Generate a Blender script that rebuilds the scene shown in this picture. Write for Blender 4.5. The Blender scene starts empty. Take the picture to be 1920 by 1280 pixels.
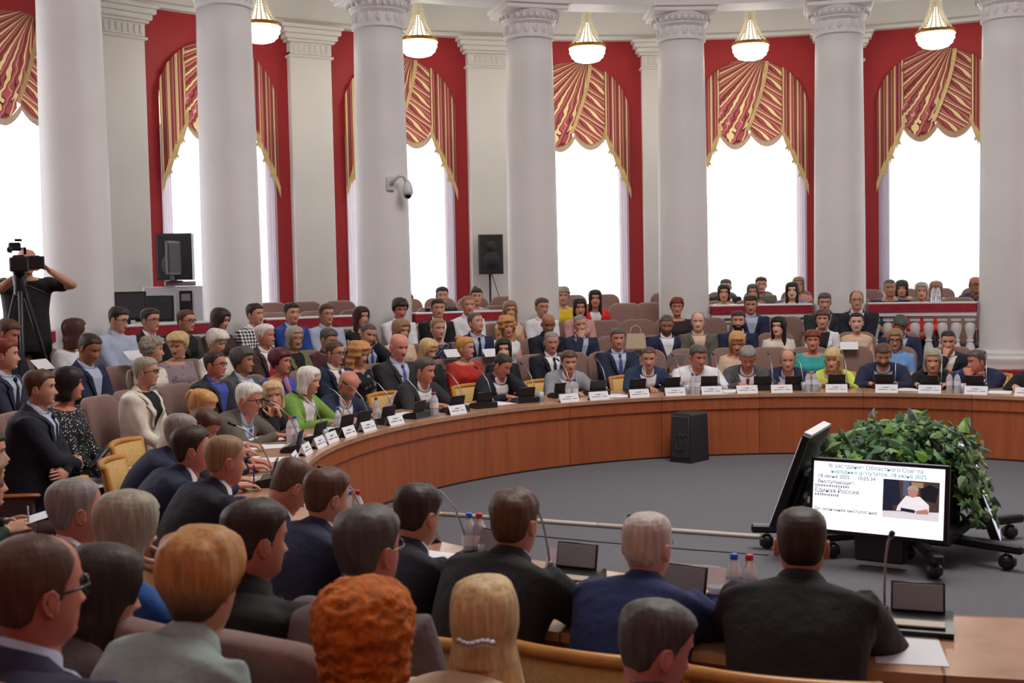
import bpy, bmesh, math, random
import numpy as np
from mathutils import Vector, Matrix, noise
random.seed(7); rng = np.random.RandomState(7)
SC = bpy.context.scene; COL = SC.collection
PI = math.pi
# ---------------------------------------------------------------- camera
F_PX, PITCH, ROLL, CH = 2228., .0528, .0193, 1.929       # focal length (px of a 1920 frame), tilt, roll, height
CX, CY = 2.4475, 7.919                                   # centre of the round hall (camera stands at x=0,y=0)
cp, sp = math.cos(PITCH), math.sin(PITCH); cr, sr = math.cos(ROLL), math.sin(ROLL)
cam_d = bpy.data.cameras.new('camera'); cam = bpy.data.objects.new('camera', cam_d); COL.objects.link(cam)
cam_d.sensor_width = 36; cam_d.lens = F_PX/1920*36; cam_d.clip_start = .05; cam_d.clip_end = 200
right = Vector((cr, -sr*sp, -sr*cp)); up = Vector((sr, cr*sp, cr*cp)); back = -Vector((0, cp, -sp))
M = Matrix((right, up, back)).transposed().to_4x4(); M.translation = (0, 0, CH)
cam.matrix_world = M
SC.camera = cam
cam_d.dof.use_dof = True; cam_d.dof.focus_distance = 11.5; cam_d.dof.aperture_fstop = 5.6
# ---------------------------------------------------------------- colour management, sky, lamps
vs = SC.view_settings; vs.view_transform = 'Standard'; vs.look = 'None'; vs.gamma = 1.0; vs.use_curve_mapping = False
vs.exposure = 0.06
W = bpy.data.worlds.new('sky'); SC.world = W; W.use_nodes = True
W.node_tree.nodes['Background'].inputs['Color'].default_value = (.97, .98, 1, 1)
W.node_tree.nodes['Background'].inputs['Strength'].default_value = 4.5
def area(name, loc, size, power, color=(1, .97, .93), shape='DISK', rot=(0, 0, 0), size_y=None):
    l = bpy.data.lights.new(name, 'AREA'); l.energy = power; l.size = size; l.color = color; l.shape = shape
    if size_y: l.size_y = size_y
    o = bpy.data.objects.new(name, l); o.location = loc; o.rotation_euler = rot; COL.objects.link(o); return o
area('overhead_fill_light', (CX, CY, 7.6), 5.0, 560)  # unseen area lamp added below the ceiling to brighten the hall
# ---------------------------------------------------------------- helpers
def ray(px, py):
    u = px-960; v = py-640
    a = u*cr-v*sr; b = -(u*sr+v*cr)
    return np.array([a, F_PX*cp+b*sp, -F_PX*sp+b*cp])/F_PX
def on_plane(px, py, z):
    d = ray(px, py); t = (z-CH)/d[2]; return np.array([d[0]*t, d[1]*t, z])
def on_cyl(px, py, R, far=True):
    d = ray(px, py); a = d[0]**2+d[1]**2; b = -(d[0]*CX+d[1]*CY); c = CX*CX+CY*CY-R*R
    q = max(b*b-a*c, 0); t = (-b+(1 if far else -1)*math.sqrt(q))/a
    P = d*t; return np.array([P[0], P[1], P[2]+CH])
def polar(R, deg, z=0):
    a = math.radians(deg); return np.array([CX+R*math.cos(a), CY+R*math.sin(a), z])
def ang_of(p): return math.degrees(math.atan2(p[1]-CY, p[0]-CX))
def rad_of(p): return math.hypot(p[0]-CX, p[1]-CY)
def floor_z(R): return 0 if R < 5.98 else .13 if R < 6.76 else .30 if R < 7.34 else .49 if R < 8.85 else .60
def lin(h):
    if not isinstance(h, str): return tuple(h)[:3]
    r = [int(h[i:i+2], 16)/255 for i in (0, 2, 4)]
    return tuple(c/12.92 if c <= .04045 else ((c+.055)/1.055)**2.4 for c in r)
_mats = {}
def mat(key, color, rough=.6, kind='plain', **k):
    kk = (key, color, rough, kind, tuple(sorted(k.items())))
    if kk in _mats: return _mats[kk]
    m = bpy.data.materials.new(key); m.use_nodes = True; _mats[kk] = m
    nt = m.node_tree; N = nt.nodes; L = nt.links; P = N['Principled BSDF']
    c = lin(color); P.inputs['Base Color'].default_value = (*c, 1); P.inputs['Roughness'].default_value = rough
    P.inputs['Specular IOR Level'].default_value = k.get('spec', .4)
    if 'metal' in k: P.inputs['Metallic'].default_value = k['metal']
    if 'trans' in k: P.inputs['Transmission Weight'].default_value = k['trans']
    if 'emit' in k:
        P.inputs['Emission Color'].default_value = (*c, 1); P.inputs['Emission Strength'].default_value = k['emit']
    if 'sheen' in k: P.inputs['Sheen Weight'].default_value = k['sheen']
    tc = N.new('ShaderNodeTexCoord')
    def mapped(scale, out='Object'):
        mp = N.new('ShaderNodeMapping'); mp.inputs['Scale'].default_value = scale; L.new(tc.outputs[out], mp.inputs['Vector']); return mp
    def ramp(src, stops, interp='LINEAR'):
        r = N.new('ShaderNodeValToRGB'); r.color_ramp.interpolation = interp
        e = r.color_ramp.elements
        while len(e) < len(stops): e.new(.5)
        for i, (p, cc) in enumerate(stops): e[i].position = p; e[i].color = (*cc, 1)
        L.new(src, r.inputs['Fac']); L.new(r.outputs['Color'], P.inputs['Base Color']); return r
    def bump(src, s, dist=.01):
        b = N.new('ShaderNodeBump'); b.inputs['Strength'].default_value = s; b.inputs['Distance'].default_value = dist
        L.new(src, b.inputs['Height']); L.new(b.outputs['Normal'], P.inputs['Normal'])
    def nz(scale, sc=(1, 1, 1), det=3):
        n = N.new('ShaderNodeTexNoise'); n.inputs['Scale'].default_value = scale; n.inputs['Detail'].default_value = det
        L.new(mapped(sc).outputs['Vector'], n.inputs['Vector']); return n
    dk = lambda f: tuple(x*f for x in c)
    if kind == 'plaster':
        n = nz(1.2, det=5); ramp(n.outputs['Fac'], [(.3, dk(.93)), (.7, dk(1.03))]); bump(nz(30).outputs['Fac'], .05)
    elif kind == 'cloth':
        n = nz(9); ramp(n.outputs['Fac'], [(.35, dk(.86)), (.7, dk(1.12))]); bump(nz(14).outputs['Fac'], .35, .03)
        P.inputs['Sheen Weight'].default_value = .02
    elif kind == 'upholstery':
        n = nz(60); ramp(n.outputs['Fac'], [(.3, dk(.85)), (.7, dk(1.12))]); bump(nz(220).outputs['Fac'], .25, .004)
        P.inputs['Sheen Weight'].default_value = .3
    elif kind == 'carpet':
        n = nz(160); ramp(n.outputs['Fac'], [(.3, dk(.8)), (.7, dk(1.15))]); bump(nz(300).outputs['Fac'], .3, .004)
    elif kind == 'skin':
        n = nz(14); ramp(n.outputs['Fac'], [(.3, (c[0]*.93, c[1]*.84, c[2]*.82)), (.7, (min(1, c[0]*1.05), c[1]*1.08, c[2]*1.08))])
        P.inputs['Subsurface Weight'].default_value = .08; P.inputs['Subsurface Radius'].default_value = (.02, .008, .004)
        bump(nz(130).outputs['Fac'], .08, .003)
    elif kind == 'hair':
        n = nz(1, (75, 75, k.get('zs', 9)), 4)
        ramp(n.outputs['Fac'], [(.25, dk(.6)), (.5, dk(.95)), (.78, tuple(min(1, x*1.35+.005) for x in c))]); bump(n.outputs['Fac'], .45, .005)
        if 'low' in k:
            sx = N.new('ShaderNodeSeparateXYZ'); L.new(tc.outputs['Object'], sx.inputs[0]); mr = N.new('ShaderNodeMapRange'); L.new(sx.outputs['Z'], mr.inputs['Value'])
            mr.inputs['From Min'].default_value = k['zt']-.03; mr.inputs['From Max'].default_value = k['zt']+.04
            mx = N.new('ShaderNodeMix'); mx.data_type = 'RGBA'; L.new(mr.outputs['Result'], mx.inputs['Factor']); mx.inputs['A'].default_value = (*lin(k['low']), 1)
            L.new(P.inputs['Base Color'].links[0].from_socket, mx.inputs['B']); L.new(mx.outputs['Result'], P.inputs['Base Color'])
    elif kind == 'curls':
        n = nz(55, det=6); ramp(n.outputs['Fac'], [(.3, dk(.5)), (.5, dk(.95)), (.72, tuple(min(1, x*1.35+.01) for x in c))]); bump(n.outputs['Fac'], .7, .010)
    elif kind == 'wood':
        n = nz(1, k.get('gs', (14, 14, .8)), 5)
        ramp(n.outputs['Fac'], [(.3, dk(.78)), (.55, dk(1.0)), (.75, dk(1.16))])
    elif kind in ('dots', 'floral'):
        v = N.new('ShaderNodeTexVoronoi'); v.inputs['Scale'].default_value = k.get('ps', 28)
        L.new(tc.outputs['Object'], v.inputs['Vector'])
        c2 = lin(k.get('c2', 'e8e4e0')); t = .24 if kind == 'dots' else .38
        ramp(v.outputs['Distance'], [(0, c2), (t, c)] if kind == 'floral' else [(0, c2), (t, c)], 'CONSTANT' if kind == 'dots' else 'LINEAR')
    elif kind == 'plaid':
        w1 = N.new('ShaderNodeTexWave'); w1.inputs['Scale'].default_value = 9; w1.bands_direction = 'X'
        w2 = N.new('ShaderNodeTexWave'); w2.inputs['Scale'].default_value = 9; w2.bands_direction = 'Z'
        L.new(tc.outputs['Object'], w1.inputs['Vector']); L.new(tc.outputs['Object'], w2.inputs['Vector'])
        ad = N.new('ShaderNodeMath'); ad.operation = 'ADD'; L.new(w1.outputs['Fac'], ad.inputs[0]); L.new(w2.outputs['Fac'], ad.inputs[1])
        ml = N.new('ShaderNodeMath'); ml.operation = 'MULTIPLY'; ml.inputs[1].default_value = .5; L.new(ad.outputs[0], ml.inputs[0])
        ramp(ml.outputs[0], [(.3, (.02, .02, .03)), (.45, (.25, .25, .27)), (.7, (.7, .7, .7))])
    elif kind == 'striped':       # tie stripes
        w1 = N.new('ShaderNodeTexWave'); w1.inputs['Scale'].default_value = 14; w1.bands_direction = 'DIAGONAL'
        L.new(tc.outputs['Object'], w1.inputs['Vector']); ramp(w1.outputs['Fac'], [(.4, c), (.6, lin(k.get('c2', 'b0aab8')))])
    elif kind == 'panel':         # veneer panels of the ring table with fine joints at even angles
        sx = N.new('ShaderNodeSeparateXYZ'); L.new(tc.outputs['Object'], sx.inputs[0])
        at = N.new('ShaderNodeMath'); at.operation = 'ARCTAN2'; L.new(sx.outputs['Y'], at.inputs[0]); L.new(sx.outputs['X'], at.inputs[1])
        mu = N.new('ShaderNodeMath'); mu.operation = 'MULTIPLY'; mu.inputs[1].default_value = k.get('nj', 24)/(2*PI); L.new(at.outputs[0], mu.inputs[0])
        fr = N.new('ShaderNodeMath'); fr.operation = 'FRACT'; L.new(mu.outputs[0], fr.inputs[0])
        fl = N.new('ShaderNodeMath'); fl.operation = 'FLOOR'; L.new(mu.outputs[0], fl.inputs[0])
        wn = N.new('ShaderNodeTexWhiteNoise'); wn.noise_dimensions = '1D'; L.new(fl.outputs[0], wn.inputs['W'])
        n = nz(1, k.get('gs', (22, 22, 1.2)), 5)
        r = ramp(n.outputs['Fac'], [(.3, dk(.82)), (.55, dk(1.0)), (.75, dk(1.14))])
        lt = N.new('ShaderNodeMath'); lt.operation = 'LESS_THAN'; lt.inputs[1].default_value = .008; L.new(fr.outputs[0], lt.inputs[0])
        mr = N.new('ShaderNodeMapRange'); mr.inputs['To Min'].default_value = .9; mr.inputs['To Max'].default_value = 1.1; L.new(wn.outputs['Value'], mr.inputs['Value'])
        hs = N.new('ShaderNodeMix'); hs.data_type = 'RGBA'; hs.blend_type = 'MULTIPLY'; hs.inputs['Factor'].default_value = 1
        L.new(r.outputs['Color'], hs.inputs['A']); L.new(mr.outputs['Result'], hs.inputs['B'])
        mx = N.new('ShaderNodeMix'); mx.data_type = 'RGBA'; L.new(lt.outputs[0], mx.inputs['Factor']); L.new(hs.outputs['Result'], mx.inputs['A'])
        mx.inputs['B'].default_value = (*dk(.45), 1); L.new(mx.outputs['Result'], P.inputs['Base Color'])
    elif kind == 'swag':          # crimson / cream / dark striped drapery, stripes along U
        uv = N.new('ShaderNodeUVMap'); sx = N.new('ShaderNodeSeparateXYZ'); L.new(uv.outputs['UV'], sx.inputs[0])
        fr = N.new('ShaderNodeMath'); fr.operation = 'FRACT'; L.new(sx.outputs['X'], fr.inputs[0])
        r = ramp(fr.outputs[0], [(0, lin('9c4a4c')), (.14, lin('5a2028')), (.20, lin('dcc48c')), (.46, lin('5a2028')), (.52, lin('a85254')), (.70, lin('c9a088')), (.76, lin('9c4a4c')), (.92, lin('5a2028'))], 'CONSTANT')
        tr = N.new('ShaderNodeBsdfTranslucent'); L.new(r.outputs['Color'], tr.inputs['Color'])
        ms = N.new('ShaderNodeMixShader'); ms.inputs[0].default_value = .16
        L.new(P.outputs[0], ms.inputs[1]); L.new(tr.outputs[0], ms.inputs[2]); L.new(ms.outputs[0], N['Material Output'].inputs['Surface'])
    elif kind == 'sheer':
        tr = N.new('ShaderNodeBsdfTranslucent'); tr.inputs['Color'].default_value = (*c, 1)
        tp = N.new('ShaderNodeBsdfTransparent'); tp.inputs['Color'].default_value = (1, 1, 1, 1)
        ms = N.new('ShaderNodeMixShader'); ms.inputs[0].default_value = .35; L.new(P.outputs[0], ms.inputs[1]); L.new(tr.outputs[0], ms.inputs[2])
        m2 = N.new('ShaderNodeMixShader'); m2.inputs[0].default_value = k.get('open', .5); L.new(ms.outputs[0], m2.inputs[1]); L.new(tp.outputs[0], m2.inputs[2])
        L.new(m2.outputs[0], N['Material Output'].inputs['Surface'])
    return m
def tag(o, label=None, cat=None, group=None, kind=None):
    if label: o['label'] = label
    if cat: o['category'] = cat
    if group: o['group'] = group
    if kind: o['kind'] = kind
    return o
def empty(name, loc=(0, 0, 0), rz=0, label=None, cat=None, group=None):
    o = bpy.data.objects.new(name, None); COL.objects.link(o); o.location = loc; o.rotation_euler = (0, 0, rz); o.empty_display_size = .1
    return tag(o, label, cat, group)
class MB:
    def __init__(s): s.v = []; s.f = []; s.mi = []; s.n = 0
    def add(s, v, f, mi=0):
        v = np.asarray(v, float); s.v.append(v); s.f += [tuple(int(i)+s.n for i in q) for q in f]; s.mi += [mi]*len(f); s.n += len(v); return s
    def box(s, c, size, R=None, bev=0, mi=0):
        x, y, z = [q/2 for q in size]; c = np.asarray(c, float)
        if bev:
            bev = min(bev, x*.9, y*.9, z*.9); V = []
            for sx in (-1, 1):
                for sy in (-1, 1):
                    for sz in (-1, 1):
                        V += [(sx*(x-bev), sy*(y-bev), sz*z), (sx*(x-bev), sy*y, sz*(z-bev)), (sx*x, sy*(y-bev), sz*(z-bev))]
            bm = bmesh.new(); [bm.verts.new(q) for q in V]; r = bmesh.ops.convex_hull(bm, input=bm.verts)
            bm.verts.ensure_lookup_table(); bm.verts.index_update()
            v = np.array([q.co[:] for q in bm.verts]); f = [[q.index for q in fa.verts] for fa in bm.faces]; bm.free()
        else:
            v = np.array([(a, b, d) for a in (-x, x) for b in (-y, y) for d in (-z, z)])
            f = [(0, 1, 3, 2), (4, 6, 7, 5), (0, 4, 5, 1), (2, 3, 7, 6), (0, 2, 6, 4), (1, 5, 7, 3)]
        if R is not None: v = v@np.asarray(R).T
        return s.add(v+c, f, mi)
    def loft(s, rings, cap0=True, cap1=True, mi=0, closed=True, fmi=None):
        rings = np.asarray(rings, float); n, m, _ = rings.shape; f = []; base = s.n
        mm = m if closed else m-1
        for i in range(n-1):
            for j in range(mm):
                k = (j+1) % m; f.append((i*m+j, i*m+k, (i+1)*m+k, (i+1)*m+j))
        mis = [mi]*len(f)
        if fmi: mis = [fmi(q//mm, q % mm) for q in range(len(f))]
        v = rings.reshape(-1, 3); s.v.append(v); s.f += [tuple(q+base for q in x) for x in f]; s.mi += mis; s.n += len(v)
        if closed:
            for cap, i in ((cap0, 0), (cap1, n-1)):
                if cap:
                    s.v.append(rings[i].mean(0)[None]); c = s.n; s.n += 1
                    for j in range(m):
                        k = (j+1) % m; a, b = base+i*m+j, base+i*m+k
                        s.f.append((c, b, a) if i == 0 else (c, a, b)); s.mi.append(mi)
        return s
    def tube(s, pts, rad, m=8, mi=0, flat=None, dome=True):
        pts = [np.asarray(p, float) for p in pts]; n = len(pts)
        rad = [rad]*n if np.isscalar(rad) else list(rad)
        T = [pts[min(i+1, n-1)]-pts[max(i-1, 0)] for i in range(n)]; T = [t/(np.linalg.norm(t)+1e-9) for t in T]
        a = np.array([0, 0, 1.]) if abs(T[0][2]) < .9 else np.array([1., 0, 0])
        if flat is not None: a = np.asarray(flat, float)
        U = np.cross(a, T[0]); U /= np.linalg.norm(U)+1e-9; rings = []
        th = np.linspace(0, 2*PI, m, endpoint=False)
        for i in range(n):
            U = U-T[i]*np.dot(U, T[i]); U /= np.linalg.norm(U)+1e-9; V = np.cross(T[i], U)
            rings.append(pts[i]+rad[i]*(np.cos(th)[:, None]*U+np.sin(th)[:, None]*V))
            if i == 0: U0, V0 = U, V
        if dome:
            r0 = pts[0]-T[0]*rad[0]*.6+rad[0]*.6*(np.cos(th)[:, None]*U0+np.sin(th)[:, None]*V0)
            r1 = pts[-1]+T[-1]*rad[-1]*.6+rad[-1]*.6*(np.cos(th)[:, None]*U+np.sin(th)[:, None]*V)
            rings = [r0]+rings+[r1]
        return s.loft(rings, mi=mi)
    def sphere(s, c, r, m=10, n=7, mi=0, R=None):
        r = (r, r, r) if np.isscalar(r) else r; rings = []
        for i in range(n):
            ph = PI*(i+.5)/n; th = np.linspace(0, 2*PI, m, endpoint=False)
            p = np.stack([np.sin(ph)*np.cos(th)*r[0], np.sin(ph)*np.sin(th)*r[1], np.full(m, np.cos(ph)*r[2])], 1)
            rings.append(p@np.asarray(R).T if R is not None else p)
        rings = np.array(rings)+np.asarray(c, float)
        return s.loft(rings[::-1], mi=mi)
    def lathe(s, prof, m=24, c=(0, 0, 0), mi=0, cap=True):
        th = np.linspace(0, 2*PI, m, endpoint=False)
        rings = [np.stack([r*np.cos(th), r*np.sin(th), np.full(m, z)], 1)+np.asarray(c, float) for r, z in prof]
        return s.loft(rings, cap, cap, mi)
    def sector(s, r0, r1, z0, z1, a0, a1, n=None, c=(0, 0), mi=0, rf=None):
        n = n or max(2, int(abs(a1-a0)/2.5)+1); full = abs(a1-a0) >= 359.9
        aa = np.radians(np.linspace(a0, a1, n+1)); rings = []
        for a in aa:
            e = rf(math.degrees(a)) if rf else 0
            q = [(r0+e, z0), (r1+e*.15 if rf else r1, z0), (r1+e*.15 if rf else r1, z1), (r0+e, z1)]
            rings.append([(c[0]+r*math.cos(a), c[1]+r*math.sin(a), z) for r, z in q])
        return s.loft(rings, not full, not full, mi)
    def obj(s, name, m, parent=None, smooth=True, loc=None, rz=None, mats=None):
        me = bpy.data.meshes.new(name)
        me.from_pydata(np.concatenate(s.v).tolist(), [], s.f)
        for x in (mats or [m]): me.materials.append(x)
        if mats: me.polygons.foreach_set('material_index', s.mi)
        if smooth: me.polygons.foreach_set('use_smooth', [True]*len(s.f))
        if smooth == 'auto' : me.set_sharp_from_angle(angle=math.radians(38))
        o = bpy.data.objects.new(name, me); COL.objects.link(o)
        if parent is not None: o.parent = parent
        if loc is not None: o.location = loc
        if rz is not None: o.rotation_euler = (0, 0, rz)
        return o
def copy_tree(o, parent=None):
    c = o.copy(); COL.objects.link(c)
    if parent is not None: c.parent = parent
    for ch in list(o.children): copy_tree(ch, c)
    return c
def rotz(a): c, s = math.cos(a), math.sin(a); return np.array([[c, -s, 0], [s, c, 0], [0, 0, 1.]])
def rotx(a): c, s = math.cos(a), math.sin(a); return np.array([[1, 0, 0], [0, c, -s], [0, s, c]])
def roty(a): c, s = math.cos(a), math.sin(a); return np.array([[c, 0, s], [0, 1, 0], [-s, 0, c]])
def face_center(p):  # yaw that turns local +Y to the hall's centre
    return math.atan2(CY-p[1], CX-p[0])-PI/2
CC = (CX, CY)
# ---------------------------------------------------------------- the room
PW = 105.7                      # angle of pilaster 3 on the wall
PC = 106.4                      # angle of column 3
RC, RW = 7.645, 10.22
WHITE = mat('white_plaster', 'd9d7d6', .55, 'plaster'); WHITE2 = mat('white_trim', 'dcdbd6', .5, 'plaster')
RED = mat('red_wall_paint', 'a3242a', .55, 'plaster'); CRIM = mat('crimson_cushion', '98182c', .6, 'cloth')
CARPET = mat('gray_carpet', '5d5d62', .95, 'carpet'); FLOORM = mat('brown_carpet', '4a4244', .95, 'carpet')
arena = MB().lathe([(3.95, -.1), (3.95, .133), (0.01, .133)], 96, (CX, CY, 0)).obj('floor_arena', CARPET, smooth=False); tag(arena, kind='structure')
fl = MB()
for r0, r1, z in ((3.9, 5.98, 0), (5.98, 6.76, .13), (6.76, 7.34, .30), (7.34, 8.85, .49), (8.85, 10.6, .60)):
    fl.sector(r0, r1+.001, -.2, z, 0, 360, 120, CC)
tag(fl.obj('floor', FLOORM, smooth=False), kind='structure')
trk = MB(); pts = [on_plane(x, y, .133) for x, y in ((560, 950), (830, 966), (1120, 987), (1425, 1009))]
for a, b in zip(pts[:-1], pts[1:]):
    d = b-a; L_ = np.hypot(d[0], d[1]); trk.box((a+b)/2+np.array([0, 0, .012]), (L_-.004, .06, .024), rotz(math.atan2(d[1], d[0])), .006)
tag(trk.obj('cable_trunking', mat('beige_trunking', 'a8a196', .5)), 'beige cable trunking strip crossing the grey arena carpet', 'cable trunking')
trk = MB(); pts = [on_plane(x, y, .137) for x, y in ((990, 1003), (1120, 1015), (1300, 1030), (1440, 1040))]
trk.tube(pts, .006, 6); tag(trk.obj('floor_cable', mat('grey_cable', '56565c', .6)), 'thin grey cable lying on the carpet in front of the trunking strip', 'cable')
WIN_HW, SILL, SPR, APX = .80, .95, 4.33, 5.10
def arch_z(x):
    t = min(1, abs(x)/WIN_HW); return SPR+(APX-SPR)*math.sqrt(max(0, 1-t*t))
wall = MB(); rev = MB()
WT = 5.46
for i in range(24):
    ac = PW-7.5-15*i
    xs = sorted(set([-1.338, -1.1, -WIN_HW-.002, 1.338, 1.1, WIN_HW+.002]+[round(WIN_HW*math.sin(t), 4) for t in np.linspace(-PI/2, PI/2, 25)]))
    def P(x, z, r=RW): return polar(r, ac-math.degrees(x/RW), z)
    for a, b in zip(xs[:-1], xs[1:]):
        if abs((a+b)/2) > WIN_HW or not (10 < ac % 360 < 180): wall.add([P(a, .4), P(b, .4), P(b, WT), P(a, WT)], [(0, 1, 2, 3)])
        else:
            za, zb = arch_z(a), arch_z(b)
            wall.add([P(a, za), P(b, zb), P(b, WT), P(a, WT)], [(0, 1, 2, 3)]); wall.add([P(a, .4), P(b, .4), P(b, SILL), P(a, SILL)], [(0, 1, 2, 3)])
            rev.add([P(a, za), P(b, zb), P(b, zb, RW+.3), P(a, za, RW+.3)], [(0, 1, 2, 3)])
    w = WIN_HW
    if not (10 < ac % 360 < 180): continue
    for x in (-w, w): rev.add([P(x, SILL), P(x, SPR), P(x, SPR, RW+.3), P(x, SILL, RW+.3)], [(0, 1, 2, 3)])
    rev.add([P(-w, SILL), P(w, SILL), P(w, SILL, RW+.3), P(-w, SILL, RW+.3)], [(0, 1, 2, 3)])
tag(wall.obj('wall_outer', RED, smooth=False), kind='structure'); tag(rev.obj('trim_9', WHITE2, smooth=False), kind='structure')
# outer cornice / frieze, ambulatory ceiling, inner beam, dome
cor = MB(); prof = [(RW+.3, WT), (RW-.14, WT), (RW-.14, WT+.05), (RW-.08, WT+.09), (RW-.08, WT+.42), (RW-.13, WT+.46), (RW-.2, WT+.5), (RW-.3, WT+.58), (RW-.3, WT+.66), (RW+.3, WT+.68)]
cor.lathe(prof, 144, (CX, CY, 0), cap=False); tag(cor.obj('trim_1', WHITE2, smooth='auto'), kind='structure')
cl = MB().sector(RC+.2, RW+.3, WT+.66, WT+.76, 0, 360, 144, CC); tag(cl.obj('ceiling_ambulatory', WHITE, smooth=False), kind='structure')
bm_ = MB(); BZ = 5.37
prof = [(RC+.27, 7.2), (RC+.27, BZ+.3), (RC+.22, BZ+.28), (RC+.22, BZ), (RC-.22, BZ), (RC-.22, BZ+.26), (RC-.26, BZ+.3), (RC-.3, BZ+.5), (RC-.3, 7.2)]
bm_.lathe(prof, 144, (CX, CY, 0), cap=False); tag(bm_.obj('trim_2', WHITE, smooth='auto'), kind='structure')
tag(MB().lathe([(RC, 7.1), (6.6, 7.7), (5, 8.5), (3, 9.1), (.01, 9.3)], 72, (CX, CY, 0), cap=False).obj('ceiling', WHITE), kind='structure')
# pilasters
def pilaster():
    r = MB().box((0, 0, 2.75), (.60, .16, 4.7), bev=.01).obj('shaft', WHITE2, smooth=False)
    c = MB()
    for z, h, w, d in ((5.035, .035, .66, .24), (5.14, .17, .60, .2), (5.245, .04, .70, .26), (5.30, .07, .76, .32), (5.37, .07, .84, .38), (5.433, .055, .90, .42)):
        c.box((0, 0, z), (w, d, h), bev=.012)
    for k in range(7): c.box((-.24+.08*k, .105, 5.14), (.045, .03, .12), bev=.012)
    c.obj('capital', WHITE2, r, smooth=False)
    MB().box((0, 0, .6), (.68, .22, .5), bev=.02).obj('plinth', WHITE2, r, smooth=False)
    r.name = 'pilaster'; return r
pn = {0: 'behind the cameraman', 1: 'between the first and second windows from the left', 2: 'right of the big loudspeaker, between two windows', 3: 'behind the loudspeaker on its stand', 4: 'mostly hidden behind the middle column', 5: 'half hidden left of the second column from the right', 6: 'hidden behind the rightmost column'}
proto = pilaster()
for k, i in enumerate(range(0, 7)):
    o = proto if k == 0 else copy_tree(proto); a = PW-15*(i-3); p = polar(RW-.06, a, 0)
    o.location = p; o.rotation_euler = (0, 0, face_center(p)); tag(o, 'white wall pilaster '+pn[i], 'pilaster', 'wall pilasters')
# columns
def column():
    r = MB(); prof = [(.325, .9), (.324, 1.6), (.318, 2.6), (.309, 3.7), (.298, 4.6), (.293, 4.93)]
    r.lathe([(.345, .82), (.335, .87)]+prof, 56); o = r.obj('column', WHITE)
    c = MB(); c.lathe([(.293, 4.92), (.318, 4.935), (.318, 4.96), (.296, 4.975), (.296, 5.10), (.335, 5.135), (.335, 5.15), (.352, 5.165), (.375, 5.21), (.395, 5.24), (.395, 5.255)], 56)
    for k in range(16):
        a = 2*PI*k/16; R = rotz(a); c.sphere(R@np.array([.30, 0, 5.045]), (.022, .038, .062), 8, 6, R=R)
        for dz in (-.02, .02): c.sphere(R@np.array([.312, 0, 5.05+dz]), (.018, .016, .03), 6, 5, R=R)
    for k in range(28):
        a = 2*PI*k/28; R = rotz(a); c.sphere(R@np.array([.368, 0, 5.195]), (.02, .024, .034), 6, 5, R=R)
    c.box((0, 0, 5.29), (.80, .80, .07), bev=.012); c.box((0, 0, 5.345), (.86, .86, .06), bev=.012)
    c.obj('capital', WHITE, o, smooth='auto')
    b = MB().lathe([(.47, .72), (.47, .77), (.44, .77), (.455, .79), (.455, .85), (.42, .88), (.40, .885), (.40, .91), (.37, .94), (.345, .95)], 56); b.box((0, 0, .61), (.96, .96, .24), bev=.01); b.obj('base', WHITE, o, smooth='auto')
    return o
cn = {0: 'leftmost in view, behind the cameraman', 1: 'second from the left, right of the big loudspeaker', 2: 'carrying the dome camera', 3: 'between the hanging loudspeaker and the woman in yellow', 4: 'behind the empty seats at centre right', 5: 'second from the right', 6: 'rightmost, cut by the picture edge'}
proto = column()
for k, i in enumerate(range(0, 7)):
    o = proto if k == 0 else copy_tree(proto); a = PC-15*(i-3); p = polar(RC, a, 0)
    if i == 0: p = polar(RC, a-.6, 0)
    o.location = p; o.rotation_euler = (0, 0, face_center(p)); tag(o, 'tall white round column '+cn[i], 'column', 'ring of white columns')
# balustrades
def balustrade(a0, a1, label):
    am = (a0+a1)/2; root = empty('balustrade', (CX, CY, 0), 0, label, 'balustrade', 'balustrades between the columns')
    MB().sector(RC-.13, RC+.13, 1.415, 1.515, a0, a1, 12).obj('rail_cushion', CRIM, root, smooth=False)
    MB().sector(RC-.135, RC+.135, 1.515, 1.532, a0, a1, 12).obj('top_edge', WHITE, root, smooth=False)
    MB().sector(RC-.11, RC+.11, 1.36, 1.414, a0, a1, 12).obj('upper_rail', WHITE, root, smooth=False)
    MB().sector(RC-.12, RC+.12, .52, .74, a0, a1, 12).obj('kerb', WHITE, root, smooth=False)
    n = 8; b = None
    for k in range(n):
        a = a0+(a1-a0)*(k+.5)/n; q = polar(RC, a, 0)-np.array([CX, CY, 0])
        if b is None:
            m = MB(); m.box((0, 0, 1.325), (.13, .13, .07), bev=.008); m.box((0, 0, .765), (.13, .13, .05), bev=.008)
            m.lathe([(.05, .79), (.036, .81), (.05, .84), (.062, .90), (.056, .96), (.036, 1.02), (.034, 1.035), (.046, 1.04), (.046, 1.055), (.034, 1.06), (.036, 1.09), (.054, 1.15), (.063, 1.20), (.056, 1.255), (.04, 1.275), (.052, 1.285), (.052, 1.292)], 16)
            b = m.obj('baluster', WHITE, root, smooth='auto'); o = b
        else: o = b.copy(); COL.objects.link(o); o.parent = root
        o.location = q; o.rotation_euler = (0, 0, math.radians(a))
for i in range(0, 8):
    if i == 4: continue           # the opening
    c0 = PC-15*(i-1-3); c1 = c0-15
    lab = {0: 'left of the leftmost column, behind the cameraman', 1: 'in front of the black monitors', 2: 'behind the man in the bright blue jacket', 3: 'behind the young men in white shirts', 5: 'below the long haired woman in blue', 6: 'with all its balusters showing, below the woman in red', 7: 'right of the rightmost column'}[i]
    balustrade(c0-2.6, c1+2.6, 'white balustrade with crimson cushioned rail '+lab)
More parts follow.
